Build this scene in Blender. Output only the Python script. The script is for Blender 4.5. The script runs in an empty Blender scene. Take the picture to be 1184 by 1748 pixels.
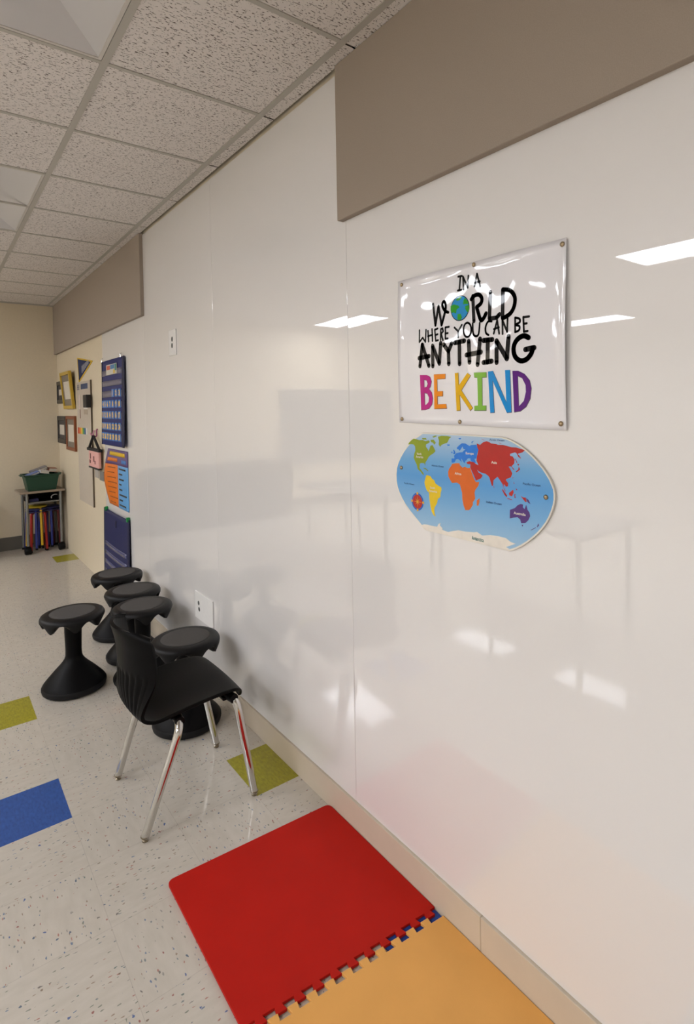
import bpy, bmesh, math, random
from math import sin, cos, pi, radians
from mathutils import Vector, Matrix
from mathutils.geometry import tessellate_polygon

SC = bpy.context.scene
COL = SC.collection
random.seed(7)

# ------------------------------------------------------------------ camera
YAW, PITCH, ROLL = 0.6749, -0.0227, -0.0168
FPX, CX, CY, W, H = 970.704, 654.4055, 712.8491, 1184, 1748
fwd = Vector((sin(YAW) * cos(PITCH), cos(YAW) * cos(PITCH), sin(PITCH)))
right = Vector((cos(YAW), -sin(YAW), 0.0))
up = right.cross(fwd)
right, up = cos(ROLL) * right + sin(ROLL) * up, -sin(ROLL) * right + cos(ROLL) * up
cam = bpy.data.cameras.new('camera')
camo = bpy.data.objects.new('camera', cam)
COL.objects.link(camo)
m = Matrix.Identity(4)
for i in range(3):
    m[i][0], m[i][1], m[i][2] = right[i], up[i], -fwd[i]
m[0][3], m[1][3], m[2][3] = -1.2108, 0.0, 1.5917
camo.matrix_world = m
cam.sensor_fit = 'VERTICAL'
cam.sensor_height = 36.0
cam.lens = FPX / H * 36.0
cam.shift_x = (W / 2 - CX) / H
cam.shift_y = (CY - H / 2) / H
cam.clip_start = 0.05
SC.camera = camo

# ------------------------------------------------------------------ world, exposure
wd = bpy.data.worlds.new('world'); SC.world = wd; wd.use_nodes = True
wd.node_tree.nodes['Background'].inputs[0].default_value = (1.0, 0.95, 0.9, 1)
wd.node_tree.nodes['Background'].inputs[1].default_value = 0.0
SC.view_settings.view_transform = 'Standard'
SC.view_settings.look = 'None'
SC.view_settings.gamma = 1.0
SC.view_settings.exposure = 0.78
SC.view_settings.use_curve_mapping = False
LAMP_STRENGTH = 14.8
LAMP_COLOR = (0.97, 1.0, 1.06)

# ------------------------------------------------------------------ dimensions (metres)
# x: 0 = face of the long white wall, room is at x < 0.  y: depth along that wall.
CEIL = 2.83
YFAR = 7.735
YBACK = -3.0
XLEFT = -8.6
T = 0.6096                       # ceiling module
F = 0.3048                       # floor tile
CX0, CY0 = -0.0753, 1.6093       # ceiling grid origin
FX0, FY0 = -0.2045, 2.483        # floor grid origin

# ------------------------------------------------------------------ materials
def lin(c):
    return tuple(((v / 255 + .055) / 1.055) ** 2.4 if v / 255 > .04045 else v / 255 / 12.92 for v in c)
MATS = {}
def mat(name, rgb, rough=.5, metal=0., coat=0., coat_rough=.05, spec=.5, emit=None):
    if name in MATS: return MATS[name]
    mt = bpy.data.materials.new(name); mt.use_nodes = True
    b = mt.node_tree.nodes['Principled BSDF']
    b.inputs['Base Color'].default_value = (*lin(rgb), 1)
    b.inputs['Roughness'].default_value = rough
    b.inputs['Metallic'].default_value = metal
    b.inputs['Specular IOR Level'].default_value = spec
    b.inputs['Coat Weight'].default_value = coat
    b.inputs['Coat Roughness'].default_value = coat_rough
    if emit:
        b.inputs['Emission Color'].default_value = (*emit[0], 1)
        b.inputs['Emission Strength'].default_value = emit[1]
    MATS[name] = mt
    return mt
def nodes(mt):
    nt = mt.node_tree
    return nt, nt.nodes['Principled BSDF']
def add_bump(mt, scale, strength, dist=.002, stretch=(1, 1, 1), detail=3.):
    nt, b = nodes(mt); N = nt.nodes
    tc = N.new('ShaderNodeNewGeometry'); mp = N.new('ShaderNodeMapping')
    mp.inputs['Scale'].default_value = stretch
    nz = N.new('ShaderNodeTexNoise'); nz.inputs['Scale'].default_value = scale; nz.inputs['Detail'].default_value = detail
    bp = N.new('ShaderNodeBump'); bp.inputs['Strength'].default_value = strength; bp.inputs['Distance'].default_value = dist
    L = nt.links.new
    L(tc.outputs['Position'], mp.inputs['Vector']); L(mp.outputs[0], nz.inputs['Vector'])
    L(nz.outputs['Fac'], bp.inputs['Height']); L(bp.outputs[0], b.inputs['Normal'])
    if mt.node_tree.nodes['Principled BSDF'].inputs['Coat Weight'].default_value > 0:
        L(bp.outputs[0], b.inputs['Coat Normal'])
    return mt
def add_mottle(mt, scale, amount, stretch=(1, 1, 1)):
    """multiply the base colour by a soft procedural noise"""
    nt, b = nodes(mt); N = nt.nodes; L = nt.links.new
    tc = N.new('ShaderNodeNewGeometry'); mp = N.new('ShaderNodeMapping'); mp.inputs['Scale'].default_value = stretch
    nz = N.new('ShaderNodeTexNoise'); nz.inputs['Scale'].default_value = scale; nz.inputs['Detail'].default_value = 5
    mr = N.new('ShaderNodeMapRange'); mr.inputs['From Min'].default_value = .3; mr.inputs['From Max'].default_value = .7
    mr.inputs['To Min'].default_value = 1 - amount; mr.inputs['To Max'].default_value = 1 + amount * .5
    mx = N.new('ShaderNodeMix'); mx.data_type = 'RGBA'; mx.blend_type = 'MULTIPLY'; mx.inputs[0].default_value = 1
    mx.inputs[6].default_value = b.inputs['Base Color'].default_value
    L(tc.outputs['Position'], mp.inputs['Vector']); L(mp.outputs[0], nz.inputs['Vector']); L(nz.outputs['Fac'], mr.inputs['Value'])
    L(mr.outputs[0], mx.inputs[7]); L(mx.outputs[2], b.inputs['Base Color'])
    return mt

m_white_panel = mat('glossy_white_panel', (234, 231, 229), .4, coat=1., coat_rough=.014)
m_white_panel.node_tree.nodes['Principled BSDF'].inputs['Coat IOR'].default_value = 1.75
add_bump(m_white_panel, 1.3, .03, .02, detail=1.)
def seam_bow(mt, seams, reach, slope):
    """the sheets bow back very slightly towards each joint"""
    nt, b = nodes(mt); N = nt.nodes; L = nt.links.new
    geo = N.new('ShaderNodeNewGeometry'); sep = N.new('ShaderNodeSeparateXYZ'); L(geo.outputs['Position'], sep.inputs[0])
    cur = None
    for s in seams:
        d = N.new('ShaderNodeMath'); d.operation = 'SUBTRACT'; L(sep.outputs[1], d.inputs[0]); d.inputs[1].default_value = s
        a = N.new('ShaderNodeMath'); a.operation = 'ABSOLUTE'; L(d.outputs[0], a.inputs[0])
        mr = N.new('ShaderNodeMapRange'); mr.interpolation_type = 'SMOOTHSTEP'; mr.inputs['From Min'].default_value = -reach; mr.inputs['From Max'].default_value = reach
        L(a.outputs[0], mr.inputs['Value'])
        if cur is None: cur = mr.outputs[0]
        else:
            mn = N.new('ShaderNodeMath'); mn.operation = 'MINIMUM'; L(cur, mn.inputs[0]); L(mr.outputs[0], mn.inputs[1]); cur = mn.outputs[0]
    old = [n for n in N if n.type == 'BUMP'][0]
    bp = N.new('ShaderNodeBump'); bp.inputs['Strength'].default_value = 1; bp.inputs['Distance'].default_value = slope * reach
    L(cur, bp.inputs['Height']); L(old.outputs[0], bp.inputs['Normal'])
    L(bp.outputs[0], b.inputs['Normal']); L(bp.outputs[0], b.inputs['Coat Normal'])
seam_bow(m_white_panel, (4.226, 2.973, 1.715), .16, .012)
m_cream = mat('cream_wall_paint', (222, 208, 182), .4)
add_mottle(m_cream, 60, .03); add_bump(m_cream, 220, .08, .001)
m_offwhite = mat('off_white_wall_paint', (222, 217, 206), .5)
add_bump(m_offwhite, 220, .08, .001)
m_base = mat('cream_vinyl_base', (204, 190, 170), .45); add_mottle(m_base, 9, .03)
m_base_dark = mat('dark_vinyl_base', (96, 92, 84), .5); add_mottle(m_base_dark, 12, .05)
m_panel = mat('taupe_fabric_panel', (166, 153, 140), .95, spec=.1)
add_mottle(m_panel, 420, .07); add_bump(m_panel, 900, .25, .001)
m_bar = mat('ceiling_bar_paint', (180, 175, 165), .5)
m_dark = mat('dark_gap', (34, 31, 28), .9)
m_black = mat('black_plastic', (7, 6, 7), .45, spec=.11); add_bump(m_black, 900, .12, .0004)
m_black_smooth = mat('black_polymer_shell', (7, 6, 6), .5, spec=.10); add_bump(m_black_smooth, 1200, .1, .0003)
m_rim = mat('charcoal_seat_plastic', (19, 18, 19), .45, spec=.2); add_bump(m_rim, 900, .12, .0004)
m_pad = mat('dark_grey_cushion', (84, 81, 79), .9, spec=.15); add_bump(m_pad, 1500, .3, .0004)
m_ring = mat('charcoal_rubber', (26, 25, 26), .6, spec=.2); add_mottle(m_ring, 80, .06)
m_chrome = mat('chrome', (205, 203, 200), .08, metal=1.); add_bump(m_chrome, 60, .02, .001)
m_nickel = mat('worn_nickel', (150, 138, 118), .3, metal=1.); add_mottle(m_nickel, 300, .2)
m_red = mat('red_foam', (186, 26, 14), .6, spec=.18); add_bump(m_red, 1000, .35, .0006); add_mottle(m_red, 7, .06)
m_yellow = mat('yellow_foam', (236, 174, 94), .6, spec=.3); add_bump(m_yellow, 900, .4, .0006); add_mottle(m_yellow, 7, .05)
m_blue = mat('blue_foam', (28, 66, 150), .6); add_mottle(m_blue, 30, .08)
m_paper = mat('laminated_white_paper', (236, 234, 238), .4, coat=1., coat_rough=.04)
add_bump(m_paper, 5., .34, .02, stretch=(1, 1.7, .8), detail=1.)
def ink(name, rgb):
    mt = mat(name, rgb, .5, coat=.4, coat_rough=.04, spec=.06)
    if not mt.get('bumped'):
        add_bump(mt, 5., .34, .02, stretch=(1, 1.7, .8), detail=1.); mt['bumped'] = 1
    return mt
def flat(name, rgb, rough=.5, **k):
    mt = mat(name, rgb, rough, **k)
    if not mt.get('m'):
        add_mottle(mt, 40, .05); mt['m'] = 1
    return mt

def make_floor_material(name, tinted=None):
    mt = mat(name, (196, 187, 173) if not tinted else tinted, .45, coat=.65, coat_rough=.07, spec=.3)
    mt.node_tree.nodes['Principled BSDF'].inputs['Coat IOR'].default_value = 1.55
    nt, b = nodes(mt); N = nt.nodes; L = nt.links.new
    geo = N.new('ShaderNodeNewGeometry'); sep = N.new('ShaderNodeSeparateXYZ'); L(geo.outputs['Position'], sep.inputs[0])
    def math_(op, a, bb=None, c=None):
        n = N.new('ShaderNodeMath'); n.operation = op
        for k, v in enumerate((a, bb, c)):
            if v is None: continue
            if isinstance(v, (int, float)): n.inputs[k].default_value = v
            else: L(v, n.inputs[k])
        return n.outputs[0]
    gx = math_('DIVIDE', math_('SUBTRACT', sep.outputs[0], FX0), F)
    gy = math_('DIVIDE', math_('SUBTRACT', sep.outputs[1], FY0), F)
    if tinted:
        nz = N.new('ShaderNodeTexNoise'); nz.inputs['Scale'].default_value = 120; nz.inputs['Detail'].default_value = 6
        mp = N.new('ShaderNodeMapping'); mp.inputs['Scale'].default_value = (1, .35, 1)
        L(geo.outputs['Position'], mp.inputs['Vector']); L(mp.outputs[0], nz.inputs['Vector'])
        mr = N.new('ShaderNodeMapRange'); mr.inputs['From Min'].default_value = .3; mr.inputs['From Max'].default_value = .7
        mr.inputs['To Min'].default_value = .78; mr.inputs['To Max'].default_value = 1.18
        L(nz.outputs['Fac'], mr.inputs['Value'])
        mx = N.new('ShaderNodeMix'); mx.data_type = 'RGBA'; mx.blend_type = 'MULTIPLY'; mx.inputs[0].default_value = 1
        mx.inputs[6].default_value = (*lin(tinted), 1); L(mr.outputs[0], mx.inputs[7]); L(mx.outputs[2], b.inputs['Base Color'])
        return mt
    par = math_('MODULO', math_('ADD', math_('ADD', math_('FLOOR', gx), math_('FLOOR', gy)), 1000), 2)
    comb = N.new('ShaderNodeCombineXYZ')
    # streak direction turns from tile to tile
    def lerp(a, c): return math_('ADD', math_('MULTIPLY', a, math_('SUBTRACT', 1, par)), math_('MULTIPLY', c, par))
    L(lerp(sep.outputs[0], sep.outputs[1]), comb.inputs[0]); L(lerp(sep.outputs[1], sep.outputs[0]), comb.inputs[1])
    L(math_('MULTIPLY', par, 3.7), comb.inputs[2])
    base = N.new('ShaderNodeTexNoise'); base.inputs['Scale'].default_value = 14; base.inputs['Detail'].default_value = 6
    mpb = N.new('ShaderNodeMapping'); mpb.inputs['Scale'].default_value = (1, 3, 1)
    L(comb.outputs[0], mpb.inputs['Vector']); L(mpb.outputs[0], base.inputs['Vector'])
    ramp = N.new('ShaderNodeValToRGB'); L(base.outputs['Fac'], ramp.inputs[0])
    ramp.color_ramp.elements[0].position = .3; ramp.color_ramp.elements[0].color = (*lin((196, 188, 175)), 1)
    ramp.color_ramp.elements[1].position = .7; ramp.color_ramp.elements[1].color = (*lin((205, 197, 185)), 1)
    cur = ramp.outputs[0]
    for (sx, sy, thr, keep, cols) in (
            (52, 135, .27, .72, ((118, 128, 132), (96, 118, 150), (150, 128, 110), (120, 126, 112), (168, 108, 96), (150, 146, 140))),
            (40, 56, .18, .82, ((70, 92, 120), (150, 84, 78), (96, 116, 110), (110, 104, 100), (58, 90, 150), (128, 108, 90)))):
        mp = N.new('ShaderNodeMapping'); mp.inputs['Scale'].default_value = (sx, sy, 1)
        L(comb.outputs[0], mp.inputs['Vector'])
        wob = N.new('ShaderNodeTexNoise'); wob.inputs['Scale'].default_value = 1.3; wob.inputs['Detail'].default_value = 2
        L(mp.outputs[0], wob.inputs['Vector'])
        add = N.new('ShaderNodeVectorMath'); add.operation = 'ADD'
        sc = N.new('ShaderNodeVectorMath'); sc.operation = 'SCALE'; sc.inputs['Scale'].default_value = .8
        L(wob.outputs['Color'], sc.inputs[0]); L(mp.outputs[0], add.inputs[0]); L(sc.outputs[0], add.inputs[1])
        vo = N.new('ShaderNodeTexVoronoi'); vo.inputs['Scale'].default_value = 1.0; vo.inputs['Randomness'].default_value = 1
        L(add.outputs[0], vo.inputs['Vector'])
        sp = N.new('ShaderNodeSeparateColor'); L(vo.outputs['Color'], sp.inputs[0])
        on = math_('MULTIPLY', math_('LESS_THAN', vo.outputs['Distance'], thr), math_('GREATER_THAN', sp.outputs[0], keep))
        cr = N.new('ShaderNodeValToRGB'); cr.color_ramp.interpolation = 'CONSTANT'
        while len(cr.color_ramp.elements) < len(cols): cr.color_ramp.elements.new(.5)
        for k, c in enumerate(cols):
            cr.color_ramp.elements[k].position = k / len(cols); cr.color_ramp.elements[k].color = (*lin(c), 1)
        L(sp.outputs[1], cr.inputs[0])
        mx = N.new('ShaderNodeMix'); mx.data_type = 'RGBA'; L(math_('MULTIPLY', on, .85), mx.inputs[0]); L(cur, mx.inputs[6]); L(cr.outputs[0], mx.inputs[7])
        cur = mx.outputs[2]
    # faint tile joints
    def edge(g):
        fr = math_('FRACT', math_('ADD', g, 1000)); return math_('LESS_THAN', math_('MINIMUM', fr, math_('SUBTRACT', 1, fr)), .0035)
    jt = math_('MAXIMUM', edge(gx), edge(gy))
    mx = N.new('ShaderNodeMix'); mx.data_type = 'RGBA'; L(math_('MULTIPLY', jt, .2), mx.inputs[0]); L(cur, mx.inputs[6]); mx.inputs[7].default_value = (*lin((120, 110, 98)), 1)
    L(mx.outputs[2], b.inputs['Base Color'])
    return mt
m_floor = make_floor_material('flecked_vinyl_tile')
m_green = make_floor_material('olive_green_vinyl_tile', (158, 150, 22))
m_bluetile = make_floor_material('blue_vinyl_tile', (40, 84, 158))

def make_ceiling_material():
    mt = mat('fissured_ceiling_tile', (205, 194, 184), .95, spec=.1)
    nt, b = nodes(mt); N = nt.nodes; L = nt.links.new
    geo = N.new('ShaderNodeNewGeometry')
    def layer(scale, stretch, lo, hi, detail=2.):
        mp = N.new('ShaderNodeMapping'); mp.inputs['Scale'].default_value = stretch
        nz = N.new('ShaderNodeTexNoise'); nz.inputs['Scale'].default_value = scale; nz.inputs['Detail'].default_value = detail
        mr = N.new('ShaderNodeMapRange'); mr.inputs['From Min'].default_value = lo; mr.inputs['From Max'].default_value = hi
        L(geo.outputs['Position'], mp.inputs['Vector']); L(mp.outputs[0], nz.inputs['Vector']); L(nz.outputs['Fac'], mr.inputs['Value'])
        return mr.outputs[0]
    a = layer(1, (58, 165, 1), .61, .66, 2.)
    c = layer(1, (120, 180, 1), .65, .70, 1.)
    mxm = N.new('ShaderNodeMath'); mxm.operation = 'MAXIMUM'; L(a, mxm.inputs[0]); L(c, mxm.inputs[1])
    mx = N.new('ShaderNodeMix'); mx.data_type = 'RGBA'; L(mxm.outputs[0], mx.inputs[0])
    mx.inputs[6].default_value = (*lin((226, 219, 213)), 1); mx.inputs[7].default_value = (*lin((120, 110, 102)), 1)
    L(mx.outputs[2], b.inputs['Base Color'])
    bp = N.new('ShaderNodeBump'); bp.invert = True; bp.inputs['Strength'].default_value = .6; bp.inputs['Distance'].default_value = .004
    L(mxm.outputs[0], bp.inputs['Height']); L(bp.outputs[0], b.inputs['Normal'])
    return mt
m_ceiling = make_ceiling_material()

# ------------------------------------------------------------------ mesh helpers
class MB:
    def __init__(s): s.bm = bmesh.new()
    def box(s, x0, x1, y0, y1, z0, z1, mi=0, M=None):
        vs = [s.bm.verts.new((x, y, z)) for z in (z0, z1) for y in (y0, y1) for x in (x0, x1)]
        for f in ((0, 2, 3, 1), (4, 5, 7, 6), (0, 1, 5, 4), (2, 6, 7, 3), (0, 4, 6, 2), (1, 3, 7, 5)):
            fc = s.bm.faces.new([vs[i] for i in f]); fc.material_index = mi
        if M is not None:
            for v in vs: v.co = M @ v.co
        return vs
    def quad(s, pts, mi=0):
        f = s.bm.faces.new([s.bm.verts.new(p) for p in pts]); f.material_index = mi
    def lathe(s, prof, n=48, M=None, rfun=None, close=True):
        rings = []
        for (r, z) in prof:
            ring = []
            for k in range(n):
                a = 2 * pi * k / n
                p = Vector((r * cos(a), r * sin(a), z)) if rfun is None else rfun(r, z, a)
                ring.append(s.bm.verts.new(M @ p if M is not None else p))
            rings.append(ring)
        for i in range(len(rings) - 1):
            for k in range(n):
                s.bm.faces.new((rings[i][k], rings[i][(k + 1) % n], rings[i + 1][(k + 1) % n], rings[i + 1][k]))
        if close:
            s.bm.faces.new(list(reversed(rings[0]))); s.bm.faces.new(rings[-1])
        return rings
    def tube(s, pts, r, n=14, cap=True):
        pts = [Vector(p) for p in pts]
        rad = r if isinstance(r, (list, tuple)) else [r] * len(pts)
        rings = []; ref = None
        for i, p in enumerate(pts):
            d = (pts[min(i + 1, len(pts) - 1)] - pts[max(i - 1, 0)]).normalized()
            if ref is None:
                ref = d.cross(Vector((0, 0, 1)))
                if ref.length < .05: ref = d.cross(Vector((1, 0, 0)))
            ref = (ref - d * ref.dot(d)).normalized(); bb = d.cross(ref)
            rings.append([s.bm.verts.new(p + rad[i] * (cos(2 * pi * k / n) * ref + sin(2 * pi * k / n) * bb)) for k in range(n)])
        for i in range(len(rings) - 1):
            for k in range(n):
                s.bm.faces.new((rings[i][k], rings[i][(k + 1) % n], rings[i + 1][(k + 1) % n], rings[i + 1][k]))
        if cap:
            s.bm.faces.new(list(reversed(rings[0]))); s.bm.faces.new(rings[-1])
    def prism(s, poly, z0, z1, mi=0):
        """extrude a simple 2D polygon (x, y) from z0 to z1"""
        lo = [s.bm.verts.new((p[0], p[1], z0)) for p in poly]; hi = [s.bm.verts.new((p[0], p[1], z1)) for p in poly]
        for ring in (list(reversed(lo)), hi):
            f = s.bm.faces.new(ring); f.material_index = mi
        n = len(poly)
        for i in range(n):
            f = s.bm.faces.new((lo[i], lo[(i + 1) % n], hi[(i + 1) % n], hi[i])); f.material_index = mi
    def fill(s, loops, put, mi=0):
        """flat filled shape: first loop outline, further loops holes or islands are decided by the caller"""
        flatp = [p for l in loops for p in l]
        vs = [s.bm.verts.new(put(*p)) for p in flatp]
        if len(loops) == 1:
            f = s.bm.faces.new(vs); f.material_index = mi; return
        for t in tessellate_polygon([[Vector((p[0], p[1], 0)) for p in l] for l in loops]):
            try:
                f = s.bm.faces.new([vs[i] for i in t]); f.material_index = mi
            except ValueError: pass
    def build(s, name, material, parent=None, smooth=False, bevel=0., seg=2, angle=40, recalc=True):
        if recalc: bmesh.ops.recalc_face_normals(s.bm, faces=s.bm.faces)
        me = bpy.data.meshes.new(name); s.bm.to_mesh(me); s.bm.free()
        o = bpy.data.objects.new(name, me); COL.objects.link(o)
        for mm in (material if isinstance(material, (list, tuple)) else [material]): me.materials.append(mm)
        if parent is not None: o.parent = parent
        if smooth:
            for p in me.polygons: p.use_smooth = True
            me.set_sharp_from_angle(angle=radians(angle))
        if bevel:
            md = o.modifiers.new('bevel', 'BEVEL'); md.width = bevel; md.segments = seg; md.limit_method = 'ANGLE'; md.angle_limit = radians(35)
        return o
def tag(o, label, cat, group=None):
    o['label'] = label; o['category'] = cat
    if group: o['group'] = group
    return o
def thing(name, label, cat, loc=(0, 0, 0), rotz=0., group=None):
    o = bpy.data.objects.new(name, None); COL.objects.link(o)
    o.empty_display_size = .05; o.location = loc; o.rotation_euler = (0, 0, rotz)
    return tag(o, label, cat, group)
def struct(o):
    o['kind'] = 'structure'; return o
def copy_thing(root, loc, rotz, label, group=None):
    r = root.copy(); COL.objects.link(r); r.location = loc; r.rotation_euler = (0, 0, rotz); r['label'] = label
    if group: r['group'] = group
    for ch in list(root.children):
        c = ch.copy(); COL.objects.link(c); c.parent = r
        for g in list(ch.children):
            d = g.copy(); COL.objects.link(d); d.parent = c
    return r
def text_mesh(name, body, size, material, parent, put, width=None, bold=0.):
    """lettering as flat mesh; put(u, v) -> local point"""
    cu = bpy.data.curves.new('t', 'FONT'); cu.body = body; cu.size = size; cu.resolution_u = 3; cu.offset = bold
    to = bpy.data.objects.new('t', cu); COL.objects.link(to)
    me = bpy.data.meshes.new_from_object(to.evaluated_get(bpy.context.evaluated_depsgraph_get()))
    bpy.data.objects.remove(to); bpy.data.curves.remove(cu)
    xs = [v.co.x for v in me.vertices]; k = 1.
    if width: k = width / (max(xs) - min(xs))
    x0 = min(xs)
    for v in me.vertices: v.co = put((v.co.x - x0) * k, v.co.y)
    me.name = name; me.materials.clear(); me.materials.append(material)
    o = bpy.data.objects.new(name, me); COL.objects.link(o); o.parent = parent
    return o

# ------------------------------------------------------------------ outlines of the poster lettering and the map, 0.1 mm from (y 1.45, z 1.15)
STROKES = {"in_a":[62,[[[3069,8079],[3021,7681]],[[2983,8082],[3127,8075]],[[2957,7685],[3106,7683]],[[3186,7676],[3171,8047],[3349,7697],[3377,8035]],[[3599,7693],[3703,8031],[3814,7657]],[[3627,7791],[3804,7797]]]],"world":[92,[[[1921,7449],[2011,6795]],[[2011,6795],[2151,7354],[2275,6771]],[[2275,6771],[2457,7242],[2413,7444],[2346,7441],[2316,7347],[2408,7188],[2558,7110]]]],"rld":[122,[[[3535,7435],[3565,6726]],[[3478,7355],[3603,7437],[3764,7437],[3867,7326],[3835,7189],[3674,7108]],[[3674,7108],[3811,6740],[3919,6758],[4012,6884]],[[4175,7439],[4131,6724],[4383,6717],[4482,6796]],[[4609,7438],[4589,6678]],[[4616,7437],[4855,7367],[5001,7179],[4979,6944],[4846,6768],[4616,6678]]]],"where":[62,[[[1295,6727],[1281,6355],[1436,6481],[1557,6335],[1591,6705]],[[1677,6667],[1700,6332]],[[1860,6699],[1872,6333]],[[1674,6499],[1876,6523]],[[1979,6668],[2012,6326]],[[1979,6668],[2108,6688]],[[1990,6501],[2104,6516]],[[2012,6326],[2120,6336]],[[2239,6655],[2222,6326]],[[2239,6655],[2312,6671],[2339,6576],[2250,6518],[2324,6316]],[[2432,6684],[2425,6347]],[[2432,6684],[2583,6684]],[[2428,6499],[2532,6504]],[[2425,6347],[2529,6346]],[[2805,6634],[2953,6508],[3101,6679]],[[2953,6508],[2950,6327]],[[3314,6712],[3225,6683],[3170,6582],[3168,6452],[3219,6348],[3307,6310],[3395,6340],[3453,6437],[3455,6566],[3401,6669],[3314,6712]],[[3517,6671],[3534,6380],[3639,6295],[3737,6358],[3780,6655]],[[4211,6639],[4081,6649],[3989,6504],[4003,6345],[4096,6282]],[[4277,6300],[4402,6646],[4467,6279]],[[4287,6423],[4457,6449]],[[4583,6258],[4581,6633],[4737,6296],[4757,6650]],[[5005,6639],[4999,6261]],[[5005,6639],[5140,6592],[5150,6502],[5009,6451],[5137,6400],[5125,6298],[4999,6261]],[[5267,6620],[5280,6242]],[[5267,6614],[5446,6611]],[[5272,6443],[5372,6446]],[[5280,6242],[5398,6247]]]],"anything":[142,[[[1290,5604],[1410,6264]],[[1410,6264],[1695,5593]],[[1259,5857],[1711,5886]],[[1871,5568],[1869,6187],[2155,5632],[2225,6237]],[[2359,6176],[2545,5964]],[[2545,5964],[2681,6180]],[[2545,5964],[2552,5592]],[[2810,6191],[3190,6211]],[[2993,6197],[2990,5563]],[[3357,6182],[3377,5583]],[[3785,6204],[3680,5498]],[[3262,5800],[3812,5836]],[[3909,6150],[4227,6144]],[[4065,6144],[4043,5541]],[[3899,5541],[4193,5558]],[[4364,5509],[4373,6095],[4715,5583],[4781,6170]],[[5424,6074],[5261,6138],[5048,6047],[4942,5854],[4987,5626],[5161,5499],[5360,5529],[5511,5673],[5547,5801]],[[5321,5779],[5596,5802]]]]}
LETTERS = {"B":[[[1284,5329],[1586,5313],[1738,5249],[1801,5107],[1757,4951],[1679,4883],[1804,4774],[1850,4581],[1811,4407],[1692,4285],[1511,4240],[1318,4233]],[[1469,5174],[1583,5151],[1632,5043],[1578,4947],[1474,4929]],[[1481,4765],[1600,4745],[1684,4619],[1660,4479],[1566,4402],[1488,4382]]],"E":[[[1911,5311],[2404,5305],[2401,5166],[2047,5165],[2054,4792],[2288,4792],[2285,4648],[2056,4646],[2055,4397],[2419,4407],[2445,4277],[1909,4266]]],"K":[[[2793,5305],[2931,5311],[2951,4942],[3288,5285],[3414,5207],[3048,4796],[3480,4284],[3387,4207],[2982,4666],[2997,4214],[2846,4208]]],"I":[[[3540,5278],[3993,5266],[3999,5130],[3842,5131],[3837,4346],[3978,4345],[3976,4212],[3539,4213],[3541,4339],[3678,4347],[3666,5136],[3555,5148]]],"N":[[[4059,5281],[4229,5290],[4686,4420],[4653,5284],[4813,5281],[4850,4161],[4698,4149],[4217,5035],[4267,4155],[4122,4148]]],"D":[[[4899,5252],[5085,5242],[5283,5151],[5442,4981],[5492,4775],[5453,4512],[5326,4308],[5143,4191],[4940,4167]],[[5065,5117],[5210,5051],[5316,4869],[5324,4692],[5256,4457],[5090,4310]]]}
GLOBE_LAND = [[[2665,7279],[2795,7310],[2976,7251],[3021,7195],[2906,7145],[2881,7033],[2791,7078],[2721,7071],[2662,7146]],[[2936,7009],[3062,6999],[3114,6887],[3059,6822],[2933,6845]],[[3180,7368],[3248,7429],[3360,7302],[3354,7228],[3245,7260],[3165,7256]],[[3244,7196],[3389,7213],[3390,7061],[3328,7005],[3242,7115]],[[2889,7445],[3049,7493],[3115,7459],[3024,7392],[2911,7392]]]
GLOBE_C = [[3034, 7167], [3417, 7112], [3040, 7520]]
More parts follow.
